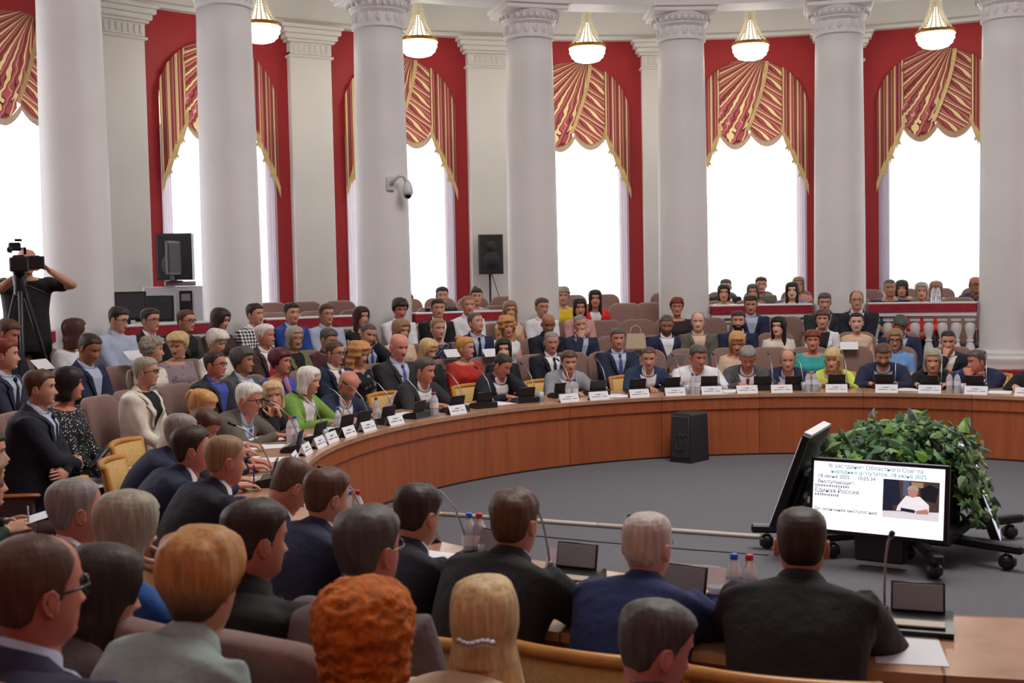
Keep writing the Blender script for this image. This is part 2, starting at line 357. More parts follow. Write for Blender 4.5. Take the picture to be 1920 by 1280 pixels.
sb = MB().sector(7.0, 7.3, .60, .73, 50, 63, 8); r = sb.obj('step_parapet', CRIM, smooth=False, loc=(CX, CY, 0)); tag(r, 'low crimson parapet with wooden shelf under the rightmost column', 'parapet')
MB().sector(6.95, 7.32, .54, .60, 50, 63, 8).obj('shelf', mat('oak', 'b07a4c', .4, 'wood'), r, smooth=False)
MB().sector(6.98, 7.3, .30, .54, 50, 63, 8).obj('side_panel', mat('oak_dark', '7a4a32', .45, 'wood'), r, smooth=False)
# ---------------------------------------------------------------- windows, curtains, chandeliers
SWAG = mat('striped_drapery', 'a05050', .75, 'swag'); CREAM = mat('cream_trim', 'c9ae78', .7, 'cloth'); FRINGE = mat('gold_fringe', '9c7a4c', .8)
SHEER = mat('white_sheer', 'f4f4f6', .8, 'sheer', open=.45); SHEER5 = mat('white_sheer_dimmed', 'b4b6c4', .8, 'sheer', open=.10); DRAPE = mat('lilac_side_drape', 'c9bcc8', .8, 'sheer', open=.08)  # rightmost window's weaker glow put into a greyer, less open sheer
GLASS = mat('window_glass', 'ffffff', .02, trans=1.0); FRAME = mat('white_frame', 'e6e6e6', .4)
def curved(ac, off):   # (x, z, depth) of a bay -> world-from-centre, depth measured inwards from the wall
    def f(x, z, d): return polar(RW-off-d, ac-math.degrees(x/RW), z)-np.array([CX, CY, 0])
    return f
def grid_mesh(us, vs_, fn, uvfn=None, name='m', m=None, parent=None):
    n, k = len(us), len(vs_); V = [fn(u, v) for u in us for v in vs_]; F = [(i*k+j, (i+1)*k+j, (i+1)*k+j+1, i*k+j+1) for i in range(n-1) for j in range(k-1)]
    me = bpy.data.meshes.new(name); me.from_pydata([tuple(x) for x in V], [], F); me.materials.append(m)
    me.polygons.foreach_set('use_smooth', [True]*len(F))
    if uvfn:
        uvl = me.uv_layers.new(name='UVMap'); UV = [uvfn(u, v) for u in us for v in vs_]
        vi = np.empty(len(me.loops), int); me.loops.foreach_get('vertex_index', vi)
        uvl.data.foreach_set('uv', np.array(UV, float)[vi].ravel())
    o = bpy.data.objects.new(name, me); COL.objects.link(o)
    if parent: o.parent = parent
    return o
def curtain(i, label):
    ac = PW-7.5-15*(i-3); f = curved(ac, 0)
    root = empty('curtain', (CX, CY, 0), 0, label, 'curtain', 'window curtains with striped swags')
    hw = WIN_HW+.05; top = lambda x: SPR+(APX+.04-SPR)*math.sqrt(max(0, 1-(min(1, abs(x)/hw))**2))
    lo = np.linspace
    # sheer: gently folded, full width
    ph = i*1.7
    grid_mesh(lo(-WIN_HW+.0, WIN_HW-.0, 90), lo(0, 1, 6), lambda u, v: f(u, SILL-.3+(top(u)-.05-SILL+.3)*v, -.03+.018*math.sin(u*46+ph)+.01*math.sin(u*17+ph)), None, 'sheer_panel', SHEER if i < 5 else SHEER5, root)
    for sgn in (-1, 1):
        grid_mesh(lo(0, 1, 22), lo(0, 1, 4), lambda u, v: f(sgn*(WIN_HW+.02-.15*u), SILL-.3+(4.0-SILL+.3)*v, .03+.018*math.sin(u*24)), None, 'side_drape', DRAPE, root)
    # swags: boundary curve from the top right (x=.27) down to bottom middle
    def edge(t): return (.27-.30*t**1.5-.01, top(.27)-(top(.27)-4.08)*t)      # cream edge, t 0 at top
    bl = lambda x: 4.08-.20*math.sin(PI*min(1, max(0, (x+.47)/.47)))**.8 if x < 0 else 4.08-.17*math.sin(PI*min(1, x/.47))**.8
    def xe(z):
        t = min(1, max(0, (top(.27)-z)/(top(.27)-4.08))); return edge(t)[0]
    apx = (.22, APX+.1)
    def sw_left(u, v):     # u 0..1 left->edge, v 0 top..1 bottom
        zt_l = top(-.49)
        x0 = -.49; zb = None
        z = top(-.49+.74*u)*(1-v)+(bl(-.49+.46*u))*v
        x = (x0)*(1-u)+(xe(z) if z > 4.08 else -.03)*u
        z = min(z, top(x))
        d = .075+.025*math.sin(14*math.atan2(x-apx[0], apx[1]-z+.05)*1.6+v*3)+.012*math.sin(9*v+3*u)
        return f(x, z, d)
    def uv_left(u, v):
        z = top(-.49+.74*u)*(1-v)+(bl(-.49+.46*u))*v; x = -.49*(1-u)+(xe(z) if z > 4.08 else -.03)*u
        a = math.atan2(x-apx[0], apx[1]-z+.02)
        return (a*6.5+.15*math.sin(30*v+18*u)*v+.06*math.sin(57*v-20*u)*v, v)
    grid_mesh(lo(0, 1, 60), lo(0, 1, 60), sw_left, uv_left, 'swag', SWAG, root)
    def sw_right(u, v):
        x = -.03+.52*u; zt = min(top(x), 4.08+(top(.27)-4.08)*((max(0, min(1, (.27-x)/.30)))**.0 if x > .27 else 1))
        if x < .27:
            t = ((.26-x)/.30)**(1/1.5) if x < .26 else 0; zt = top(.27)-(top(.27)-4.08)*min(1, t)
        else: zt = top(x)
        z = zt*(1-v)+bl(max(x, .001))*v
        return f(x, z, .05+.022*math.sin(16*(z*.8+x*.5)))
    def uv_right(u, v):
        x = -.03+.52*u
        if x < .27:
            t = ((.26-x)/.30)**(1/1.5) if x < .26 else 0; zt = top(.27)-(top(.27)-4.08)*min(1, t)
        else: zt = top(x)
        z = zt*(1-v)+bl(max(x, .001))*v
        return ((z*1.0+x*.75)*9+.22*math.sin(30*z+14*x), v)
    grid_mesh(lo(0, 1, 50), lo(0, 1, 40), sw_right, uv_right, 'swag', SWAG, root)
    ts = lo(0, 1, 16)
    grid_mesh(ts, [0, 1], lambda t, v: f(edge(t)[0]+(.012-.055*v)+.0, edge(t)[1]+.0, .115), None, 'edge_band', CREAM, root)
    # fringe: short strands under both lobes
    fr = MB()
    for x in np.arange(-.47, .475, .009):
        z = bl(x) if x < 0 else bl(x); p, q = f(x, z+.015, .085), f(x, z-.075-.012*random.random(), .085)
        r_ = f(x+.0085, z-.075, .085); s_ = f(x+.0085, z+.015, .085); fr.add([p, q, r_, s_], [(0, 1, 2, 3)])
    tag(fr.obj('fringe', FRINGE, root, smooth=False), kind='stuff')
    # jabots with stepped hem
    for sgn in (-1, 1):
        xi, xo = .46, hw-.01
        hem = lambda u: 4.05-.82*u-.12*((u*4) % 1)+.08
        def jb(u, v):
            x = xi+(xo-xi)*u; z = top(x)*(1-v)+hem(min(u, .999))*v
            return f(sgn*x, z, .08+.022*math.sin(u*26))
        grid_mesh(lo(0, 1, 33), lo(0, 1, 14), jb, lambda u, v: (u*3.6+.1, v), 'jabot', SWAG, root)
        tr = MB()
        for k in range(4):
            u0, u1 = k/4, (k+1)/4; xa, xb = xi+(xo-xi)*u0, xi+(xo-xi)*u1
            za, zb = hem(u0+.001), hem(u1-.001); w = .10
            A, B = f(sgn*(xa-.015), za+.07, .115), f(sgn*(xb+.01), zb+.05, .112); C_, D = f(sgn*(xb+.01), zb-w-.0, .112), f(sgn*(xa-.015), za-w+.02, .115)
            tr.add([A, B, C_, D], [(0, 1, 2, 3)])
            if k < 3:
                z2 = hem(u1+.001); E = f(sgn*(xb-.045), z2+.04, .1); G = f(sgn*(xb-.045), zb-w-.03, .1)
                tr.add([f(sgn*(xb+.012), zb, .104), f(sgn*(xb+.012), z2-.03, .104), f(sgn*(xb-.05), z2-.02-w, .104), f(sgn*(xb-.05), zb-.04, .104)], [(0, 1, 2, 3)])
        tr.obj('hem_band', CREAM, root, smooth=False)
cw = {0: 'at the left picture edge, behind the cameraman', 1: 'behind the big loudspeaker', 2: 'beside the column with the dome camera', 3: 'behind the yellow and red dressed women', 4: 'behind the long haired woman in blue', 5: 'in the rightmost window, sheer folds showing'}
for i in range(0, 6): curtain(i, 'striped swag curtain with white sheer '+cw[i])
for i in range(-1, 9):
    ac = PW-7.5-15*(i-3); f = curved(ac, -.22)
    fm = MB(); gl = MB()
    for x in (-WIN_HW+.03, WIN_HW-.03):
        zt = arch_z(x)-.01; a, b = f(x, SILL, 0), f(x, zt, 0); fm.box((a+b)/2, (.06, .06, zt-SILL), rotz(math.radians(ac)))
    for z in (SILL+.03,): fm.box(f(0, z, 0), (.05, 2*WIN_HW-.02, .05), rotz(math.radians(ac)))
    o = fm.obj('window_%d' % (i+2), FRAME, smooth=False, loc=(CX, CY, 0)); tag(o, kind='structure')
    gl = MB(); xs = np.linspace(-WIN_HW, WIN_HW, 17)
    for a, b in zip(xs[:-1], xs[1:]): gl.add([f(a, SILL, .02), f(b, SILL, .02), f(b, arch_z(b), .02), f(a, arch_z(a), .02)], [(0, 1, 2, 3)])
    gl.obj('pane', mat('thin_glass', 'ffffff', 1, 'sheer', open=.93), o, smooth=False)
LAMP = mat('lit_crystal', 'fff6e4', .3, emit=9.0); BEAD = mat('crystal_strands', 'e8e0c4', .25, emit=.12, spec=.8); GOLD = mat('gilt_ring', 'a87c3c', .35, metal=.8)
def chandelier():
    root = empty('chandelier')
    b = MB(); n = 9; rings = []
    th = np.linspace(0, 2*PI, 40, endpoint=False)
    for k in range(n+1):
        t = k/n; r = .24*math.cos(t*PI/2)**.55+.004; z = -.02-.19*math.sin(t*PI/2)
        rr = r*(1+.035*np.cos(th*20)*(1-t))+.006*math.cos(k*PI); rings.append(np.stack([rr*np.cos(th), rr*np.sin(th), np.full(40, z)], 1))
    b.loft(rings[::-1]); b.obj('basket', LAMP, root)
    MB().lathe([(.235, -.015), (.26, -.012), (.262, .02), (.25, .03), (.232, .022)], 40).obj('ring', GOLD, root)
    s = MB()
    for k in range(20):
        a = 2*PI*k/20
        for j in range(22):
            t = j/21; z = .03+.80*t; r = .045+.185*(1-t)**3.4
            s.sphere((r*math.cos(a), r*math.sin(a), z), (.011, .011, .02), 5, 4)
    tag(s.obj('crystal_strands', BEAD, root), kind='stuff')
    MB().tube([(0, 0, .0), (0, 0, 1.0)], .008, 6).obj('rod', GOLD, root)
    g = MB().lathe([(.03, .03), (.16, .05), (.08, .16), (.03, .30), (.02, .34)], 16); g.obj('lamp_core', mat('lamp_core', 'fff2d8', .4, emit=1.2), root)
    MB().lathe([(.05, .80), (.065, .84), (.065, .9), (.02, .96)], 16).obj('crown', GOLD, root)
    return root
chn = {1: 'half hidden, second from the left column', 2: 'hanging right of the column with the dome camera', 3: 'hanging above the window behind the woman in red', 4: 'hanging above the window behind the woman in blue', 5: 'hanging highest at right, above the rightmost window'}
for k in range(24):          # the lamps of the ring behind and beside the camera
    if k in range(10, 22): l = bpy.data.lights.new('ring_lamp', 'POINT'); l.energy = 19; l.shadow_soft_size = .3; l.color = (1, .95, .88); q = bpy.data.objects.new('ring_lamp', l); q.location = polar(8.95, PW-7.5-15*(k-3), 4.86); COL.objects.link(q)
proto = chandelier()
CHP = {1: (487, 45), 2: (785, 84), 3: (1101, 90), 4: (1407, 85), 5: (1754, 63)}
for k, (i, (x, y)) in enumerate(CHP.items()):
    o = proto if k == 0 else copy_tree(proto)
    p = on_cyl(x, y, 8.95); o.location = (p[0], p[1], 5.13); tag(o, 'lit crystal basket chandelier '+chn[i], 'chandelier', 'crystal chandeliers of the ambulatory')
    l = bpy.data.lights.new('chandelier_bulb', 'POINT'); l.energy = 14; l.shadow_soft_size = .28; l.color = (1, .93, .8)
    lo_ = bpy.data.objects.new('chandelier_bulb', l); lo_.location = (p[0], p[1], 4.86); COL.objects.link(lo_)
    g = MB().tube([(0, 0, 0), (0, 0, 6.12-5.96)], .012, 6)
# ---------------------------------------------------------------- people
SKIN = {'n': 'c29078', 'r': 'bf7e6a', 't': 'a67658', 'p': 'd4aa94'}
HAIRC = {'bk': '17130f', 'db': '30221a', 'br': '54392a', 'lb': '8b6c4c', 'bl': 'c6a877', 'pb': 'dcd0b8', 'gy': '85807c', 'dg': '4c4845', 'wh': 'd8d4cc', 'rd': '74301e', 'or': 'b8600f', 'bu': '571424', 'sb': 'c08a50', 'ab': '98907e', 'gd': 'b27e44'}
CL = {'navy': '1d2440', 'dnavy': '181a28', 'black': '131316', 'char': '29292d', 'gray': '86888f', 'dgray': '4a4a50', 'blue': '1f3f86', 'bluj': '2c5da8', 'white': 'dcdbe0', 'lbl': 'a9b4cc', 'green': '6f9440', 'olive': '6d7048', 'lime': 'c3d25a', 'teal': '2f9a98', 'red': 'b02a22', 'pink': 'c8958c', 'beige': 'd0b498', 'cream': 'ddd5c8', 'brown': '41302c', 'sky': '6b96cf', 'yellow': 'd8bc20', 'maroon': '4a2028', 'tag': '5d5a50', 'mint': '93a39f', 'scarlet': 'cc2a2a', 'wine': '701c28', 'dgreen': '1d3a2e', 'bnavy': '1c2858', 'mauve': '685a5c', 'bronze': '5d564e', 'violet': '4a4486', 'tblue': '3e4fa0', 'mid': '1e3050'}
def C_(c): return CL.get(c, c)
EYEW = lambda: mat('eye_white', 'a89a92', .6); IRIS = lambda: mat('iris', '221813', .6); 
HZ = np.array([.1175, .113, .103, .088, .070, .050, .030, .012, -.005, -.020, -.035, -.050, -.065, -.080, -.095, -.108, -.116])
HF = np.array([.012, .036, .060, .077, .087, .0925, .0935, .090, .0885, .0885, .0885, .0880, .0875, .085, .084, .076, .058])
HB = np.array([.012, .044, .070, .087, .097, .1015, .1015, .0985, .094, .088, .081, .074, .068, .064, .061, .059, .058])
HW = np.array([.010, .036, .056, .068, .0745, .0775, .0782, .0775, .0765, .075, .073, .070, .066, .060, .053, .046, .046])
def g_(x, s): return np.exp(-(x/s)**2)
def head_ring(z, th, detail=True, fem=False):
    f, b, w = (np.interp(-z, -HZ, a) for a in (HF, HB, HW))
    if fem: w = w*(1-.05*g_(z+.08, .04)); f = f-.001
    s, c = np.sin(th), np.cos(th)
    x = w*np.sign(s)*np.abs(s)**.92; y = np.where(c > 0, f, b)*np.sign(c)*np.abs(c)**.88
    if detail:
        m = (c > 0)
        def G(x0, sx, z0, sz): return g_(np.abs(x)-x0, sx)*g_(z-z0, sz)
        nose = (.027 if not fem else .022)*g_(x, .0105)*(np.clip((.012-z)/.05, 0, 1)**1.3 if z > -.040 else max(0, 1-((-.040-z)/.012)**2))
        d = nose+.008*G(.014, .006, -.040, .008)-.013*G(.031, .015, .004, .011)+.0045*G(.028, .02, .026, .008)+.004*G(.044, .018, -.026, .018)
        d += .005*g_(x, .021)*g_(z+.0605, .0045)-.004*g_(x, .024)*g_(z+.0665, .0028)+.006*g_(x, .018)*g_(z+.073, .0045)-.004*g_(x, .02)*g_(z+.083, .005)+.006*g_(x, .02)*g_(z+.099, .010)
        y = y+d*m
    return np.stack([x, y, np.full_like(x, z)], 1)
def frame(T, yaw_axis):   # rotation whose Z is T and X stays near yaw_axis
    T = T/np.linalg.norm(T); X = yaw_axis-T*np.dot(yaw_axis, T); X /= np.linalg.norm(X); return np.stack([X, np.cross(T, X), T], 1)
SEC_M = np.array([(0, .182, .130), (.2, .178, .128), (.42, .170, .122), (.62, .184, .126), (.77, .200, .120), (.865, .208, .102), (.91, .190, .092), (.945, .140, .082), (.972, .095, .072), (1, .060, .060)])
SEC_F = np.array([(0, .180, .125), (.2, .165, .114), (.42, .145, .103), (.62, .160, .120), (.75, .172, .123), (.865, .178, .093), (.91, .160, .083), (.945, .116, .072), (.972, .077, .062), (1, .050, .050)])
def hand(mb, wrist, dirv, nrm, side, s=1., curl=.5, m=6, grip=False):
    D = dirv/np.linalg.norm(dirv); Nn = nrm-D*np.dot(nrm, D); Nn /= np.linalg.norm(Nn)+1e-9; X = np.cross(D, Nn)*side   # X towards the little finger
    P = lambda x, y, z: wrist+s*(x*X+y*D+z*Nn)
    rings = []; th = np.linspace(0, 2*PI, 12, endpoint=False)
    for y, w, t in ((-.015, .026, .020), (.01, .029, .018), (.04, .038, .015), (.07, .042, .014), (.088, .040, .011)):
        rings.append([P(w*np.cos(a), y, t*np.sin(a)) for a in th])
    mb.loft(rings)
    for k, (x, L_, r) in enumerate(((-.030, .068, .0088), (-.010, .076, .009), (.011, .070, .0086), (.030, .055, .0078))):
        p = np.array([x, .082, 0]); a = 0; pts = [P(*p)]; c = curl*(1+.12*k)
        for q, l in enumerate((.45, .32, .23)):
            a += c*(.55, .9, .6)[q]; p = p+L_*l*np.array([x*.6*(1 if q == 0 else .2), math.cos(a), -math.sin(a)]); pts.append(P(*p))
        mb.tube(pts, [r*s, r*.98*s, r*.9*s, r*.75*s], m)
    th_ = [P(-.026, .018, -.004), P(-.048, .042, -.014), P(-.050, .068, -.024-.02*curl), P(-.040, .090, -.032-.03*curl)]
    mb.tube(th_, [.0125*s, .0115*s, .0105*s, .008*s], m)
def ik(S, Wt, pole, l1, l2):
    d = Wt-S; L_ = np.linalg.norm(d); mx = (l1+l2)*.995
    if L_ > mx: Wt = S+d/L_*mx; d = Wt-S; L_ = mx
    a = (l1*l1-l2*l2+L_*L_)/(2*L_); h = math.sqrt(max(l1*l1-a*a, 1e-6)); u = d/L_; p = pole-u*np.dot(pole, u); p /= np.linalg.norm(p)+1e-9
    return S+u*a+p*h, Wt
APPLY = []      # objects whose modifiers are applied at the end
PEOPLE = []
def person(px, py, row, hd, hair, hc, top, label, pose='table', R=None, d=None, nod=0, roll=0, fem=False, skin='n', glasses=None, beard=None, fat=1., tall=1., legs='navy', skirt=None, by=0, bodyhd=None, base=None, hs=1., near=None, extra=None, standing=False, zoff=0, lean=None):
    ROWR = {'T': 4.62, '1': 5.45, '2': 6.28, '3': 7.02, 'G0': 8.0, 'G1': 8.42, 'G2': 9.25}
    if d is not None: H = ray(px, py)*d; H = np.array([H[0], H[1], H[2]+CH])
    else: H = on_cyl(px, py, R or ROWR[row])
    dist = math.hypot(H[0], H[1])
    fz = floor_z(rad_of(H)) if base is None else base
    inward = np.array([CX-H[0], CY-H[1]]); inward /= np.linalg.norm(inward)
    toc = math.atan2(-H[1], -H[0])
    byaw = math.atan2(inward[1], inward[0])+math.radians(by)
    if bodyhd is not None: byaw = toc+math.radians(bodyhd)
    hyaw = (toc+math.radians(hd)) if hd is not None else byaw
    rel = (hyaw-byaw+PI) % (2*PI)-PI; rel = max(-1.45, min(1.45, rel)) if abs(rel) < 2.4 else rel
    nr = math.radians(nod); s = hs*.95
    SEC = (SEC_F if fem else SEC_M).copy(); SEC[:, 1:] *= tall*.985
    SEC[:7, 1] *= 1+(fat-1)*.55; SEC[:6, 2] *= 1+(fat-1)*np.array([1, 1.1, 1.3, .9, .5, .3])
    # torso frame: body looks along local +Y, origin on the floor under the hips
    hz = H[2]-fz
    hip_h = .52 if not standing else .93
    Jn = np.array([0, -.028-.055*math.sin(nr), -.145])*s
    nb_z = hz+Jn[2]; Lt = .51*tall
    dz = nb_z-hip_h
    ln = math.sqrt(max(0, Lt*Lt-dz*dz)) if dz < Lt else 0
    ln = min(max(ln, .03), .24) if lean is None else lean
    fwd = np.array([math.cos(byaw), math.sin(byaw)])
    O = np.array([H[0], H[1]])-fwd*(ln-Jn[1]); 
    ob = np.array([O[0], O[1], fz]); yaw = byaw-PI/2
    Hl = np.array([0, ln-Jn[1], hz]); NB = Hl+Jn
    P0 = np.array([0, 0, hip_h-.02]); P1 = np.array([0, ln*.35-.055, P0[2]+(NB[2]-P0[2])*.62]); P2 = NB
    def spine(t):
        p = (1-t)**2*P0+2*t*(1-t)*P1+t*t*P2; T = 2*(1-t)*(P1-P0)+2*t*(P2-P1); T[0] = 0; return p, T/np.linalg.norm(T)
    bust = .028 if fem else 0
    def tpt(t, th, off=0, offt=None):
        p, T = spine(t); X = np.array([1., 0, 0]); Fw = np.array([0, T[2], -T[1]])
        w, dd = np.interp(t, SEC[:, 0], SEC[:, 1]), np.interp(t, SEC[:, 0], SEC[:, 2])
        if offt: off = off+offt(t)
        sn, c = math.sin(th), math.cos(th)
        x = (w+off)*math.copysign(abs(sn)**.85, sn); y = (dd+off)*math.copysign(abs(c)**.85, c)
        if bust and c > 0: y += bust*g_(t-.70, .10)*g_(abs(x)-.07, .065)
        return p+X*x+Fw*y
    lod = 0 if dist < 5 else 1 if dist < 8.5 else 2
    if near is not None: lod = near
    m = (60, 44, 36)[lod]; tt = np.linspace(0, 2*PI, m, endpoint=False); th = tt-.38*np.sin(tt)
    zs = np.array(sorted(set(np.round(np.concatenate([np.linspace(.1165, .05, (14, 9, 7)[lod]), np.linspace(.05, -.105, (44, 30, 23)[lod]), [-.111, -.1155]]), 5)), reverse=True))
    Rh = rotz(rel)@rotx(-nr)@roty(math.radians(roll))
    tohead = lambda v: (np.asarray(v)*s)@Rh.T+Hl
    sk = mat('skin', SKIN.get(skin, skin), .55, 'skin'); lips = mat('lips', 'a0524c' if fem else 'a36a5c', .45)
    b = MB(); rings = [tohead(head_ring(.1175, th, False)*[.3, .3, 1])]
    zl = [.1175]
    for z in zs: rings.append(tohead(head_ring(z, th, True, fem))); zl.append(z)
    J = tohead(np.array([0, -.012, -.118])); nr0 = (.050 if fem else .057)*s*(1+(fat-1)*.3)
    Tn = NB-J
    for q, (t, rr) in enumerate(((.12, 1.0), (.4, .97), (.7, 1.0))):
        p = J*(1-t)+NB*t; ry = rel*(1-t); ax = rotz(ry)@np.array([1., 0, 0]); _, Tb = spine(1.)
        T = (Rh[:, 2]*(1-t)+Tb*t); Fm = frame(T, ax)
        fx = nr0*rr; fy = nr0*(1.0+.12*(1-t))*rr; 
        if q == 0: fy_f = .042*s
        rings.append(p+np.stack([fx*np.sin(th), np.where(np.cos(th) > 0, fy*(.85 if q == 0 else 1), fy)*np.cos(th), np.zeros(m)], 1)@Fm.T); zl.append(-9)
    for t in (1., .985, .965, .94, .91, .865, .78, .66, .55, .42, .28, .14, 0): rings.append(np.array([tpt(t, a) for a in th])); zl.append(-9)
    def fmi(i, j):
        if i+1 < len(zl) and zl[i] > -1:
            z = (zl[i]+zl[i+1])/2; a = th[j]; x = abs(math.sin(a)*.085)
            if math.cos(a) > .3 and x < .023-.15*abs(z+.067) and -.079 < z < -.056 and x < .024: return 1
        return 0
    b.loft(rings, fmi=fmi)
    # eyes
    for sx in (-1, 1):
        ex = sx*.0315; yo = .0705 if not fem else .069
        if nod < 25:
            b.sphere(tohead((ex, yo, .003)), (.0138*s, .0118*s, .0078*s), 10, 7, 2, Rh); b.sphere(tohead((ex, yo+.0085, .003)), (.0056*s, .004*s, .0056*s), 8, 5, 3, Rh)
            b.tube([tohead((ex-.014, yo+.0095, .008)), tohead((ex, yo+.0135, .0118)), tohead((ex+.014, yo+.0085, .008))], .0014*s, 5, 3)
        else: b.tube([tohead((ex-.013, yo+.009, .0)), tohead((ex, yo+.0135, -.002)), tohead((ex+.013, yo+.008, .0))], .0018*s, 5, 3)
        # ears
        er = Rh@rotz(-sx*.35)@rotx(.12); c = np.array([sx*(.0785 if hair in ('short', 'crop', 'side', 'fringe', 'none', 'bun', 'slick', 'pony') else .070), -.012, -.012])
        b.sphere(tohead(c), (.009*s, .019*s, .031*s), 12, 9, 0, er)
        b.tube([tohead(c+np.array([sx*.007, dy, dz])) for dy, dz in ((.012, -.004), (.014, .014), (.004, .026), (-.010, .022), (-.016, .004), (-.011, -.016), (.0, -.027))], .0038*s, 5)
    # arms and hands (joint positions in the body frame)
    shw = np.interp(.86, SEC[:, 0], SEC[:, 1]); ps, Ts = spine(.865)
    al1, al2 = .285*tall, .25*tall; ar = (.040 if fem else .047)*(1+(fat-1)*.4)
    tabz = (.755-fz)
    arms = {}
    hp = tohead((0, .09, -.07))
    for sx in (1, -1):
        S = ps+np.array([sx*(shw-.035), 0, .0]); pole = np.array([sx*.55, -.35, -.9]); hd_, hn = np.array([-sx*.35, .9, -.05]), np.array([0, 0, 1.]); cu = .35
        ps_ = pose.split('/'); pp = ps_[0] if (len(ps_) == 1 or sx == 1) else ps_[1]
        if pp == 'table': Wt = np.array([sx*.13, NB[1]+.33, tabz+.035]); pole = np.array([sx*.7, -.15, -.7])
        elif pp == 'tablew': Wt = np.array([sx*.12, NB[1]+.36, tabz+.035]); pole = np.array([sx*.75, -.2, -.75]); hd_ = np.array([-sx*.8, .5, -.05])
        elif pp == 'lap': Wt = np.array([sx*.07, .30, hip_h+.12]); hd_ = np.array([-sx*.6, .7, -.2])
        elif pp == 'knee': Wt = np.array([sx*.11, .36, hip_h+.11]); hd_ = np.array([-sx*.1, .95, -.35])
        elif pp == 'paper': Wt = np.array([sx*.11, .34, hip_h+.22]); hd_ = np.array([-sx*.3, .9, .2]); hn = np.array([sx*.6, -.2, .7]); cu = .7
        elif pp == 'fold': Wt = np.array([-sx*.10, .20+ln*.6+(.03 if sx > 0 else 0), hip_h+.24+(.03 if sx > 0 else 0)]); hd_ = np.array([-sx*1., -.1, .05]); hn = np.array([0, 1., .2]); pole = np.array([sx*1., .1, -.6])
        elif pp == 'chin': Wt = tohead((sx*.03, .085, -.175)); hd_ = np.array([-sx*.2, -.15, 1.]); hn = np.array([sx*.5, 1., 0]); pole = np.array([sx*.35, .3, -1.]); cu = 1.3
        elif pp == 'mouth': Wt = tohead((sx*.035, .125, -.15)); hd_ = np.array([-sx*.25, -.25, 1.]); hn = np.array([sx*.3, 1., 0]); pole = np.array([sx*.5, .2, -1.]); cu = 1.2
        elif pp == 'temple': Wt = tohead((sx*.10, .06, -.10)); hd_ = np.array([-sx*.35, -.1, 1.]); hn = np.array([sx*1, .3, 0]); pole = np.array([sx*.7, .2, -1.]); cu = .9
        elif pp == 'back': Wt = np.array([sx*.36, .18, hip_h+.15]); pole = np.array([sx*1., 0, -.2])
        elif pp == 'cam': Wt = tohead((sx*.13, .22 if sx < 0 else .30, -.06)); hd_ = np.array([-sx*.6, .3, .5]); hn = np.array([sx*.6, 0, .8]); pole = np.array([sx*1.0, -.2, -.75]); cu = 1.0
        elif pp == 'down': Wt = np.array([sx*.26, .05, hip_h-.1])
        E_, Wt = ik(S, Wt, pole, al1, al2); arms[sx] = (S, E_, Wt)
        b.tube([S+np.array([-sx*.03, 0, .0]), S*.72+E_*.28, E_*.85+S*.15, E_, E_*.7+Wt*.3, Wt], [ar*.95, ar, ar*.84, ar*.82, ar*.80, .026*(.88 if fem else 1)], 10)
        hand(b, Wt, hd_, hn, sx, .92 if fem else 1.02, cu, (7, 6, 5)[lod])
    # legs
    lg = {}
    for sx in (1, -1):
        hj = np.array([sx*.092, .0, hip_h-.02])
        if standing: kn, an = np.array([sx*.12, .03, .50]), np.array([sx*.14, -.02, .09])
        else:
            kn, an = np.array([sx*.125, .43, .50]), np.array([sx*.12, .44, .09])
            if extra == 'crossed': kn = np.array([sx*.06+(.03), .45, .52+(.09 if sx > 0 else 0)]); an = np.array([-.22, .62, .22]) if sx > 0 else np.array([-.06, .44, .09])
        lg[sx] = (hj, kn, an); b.tube([hj, hj*.5+kn*.5, kn, kn*.6+an*.4, an], [.075, .066, .050, .048, .034], 9)
        b.tube([an+np.array([0, -.03, -.045]), an+np.array([0, .06, -.05]), an+np.array([0, .15, -.062])], [.036, .036, .026], 8)
    o = b.obj('person', None, smooth=True, loc=ob, rz=yaw, mats=[sk, lips, EYEW(), IRIS()])
    tag(o, label, 'person')
    # ---- clothing
    kind = top[0]; vox = (.0085, .0125, .0165)[lod]
    def finish(x, it=6, v=vox):
        md = x.modifiers.new('r', 'REMESH'); md.mode = 'VOXEL'; md.voxel_size = v; md.use_smooth_shade = True
        sm = x.modifiers.new('s', 'SMOOTH'); sm.factor = .5; sm.iterations = it; APPLY.append(x)
    offt = (lambda t: .020+.012*g_(t-.87, .05)) if kind in 'SJ' else (lambda t: .013)
    shf = {'S': 'jacket', 'J': 'jacket', 'W': 'shirt', 'B': 'blouse', 'T': 't_shirt', 'V': 'vest'}[kind]
    c = MB(); nt = 26; tmax = .988 if kind in 'SJW' else (.965 if kind == 'T' else .952)
    tsec = np.linspace(-.04 if kind != 'W' else 0, tmax, nt); t44 = np.linspace(0, 2*PI, 44, endpoint=False)
    def tp(t, a, of): 
        if t < 0: q = tpt(0, a, of, offt); return q+np.array([0, 0, t*.9])
        return tpt(t, a, of, offt)
    c.loft([[tp(t, a, 0) for a in t44] for t in tsec[::-1]])
    short = kind == 'T' or (len(top) > 4 and top[4] == 'short'); sleeveless = kind == 'V' or (len(top) > 4 and top[4] == 'none')
    cr_ = ar+(.016 if kind in 'SJ' else .010)
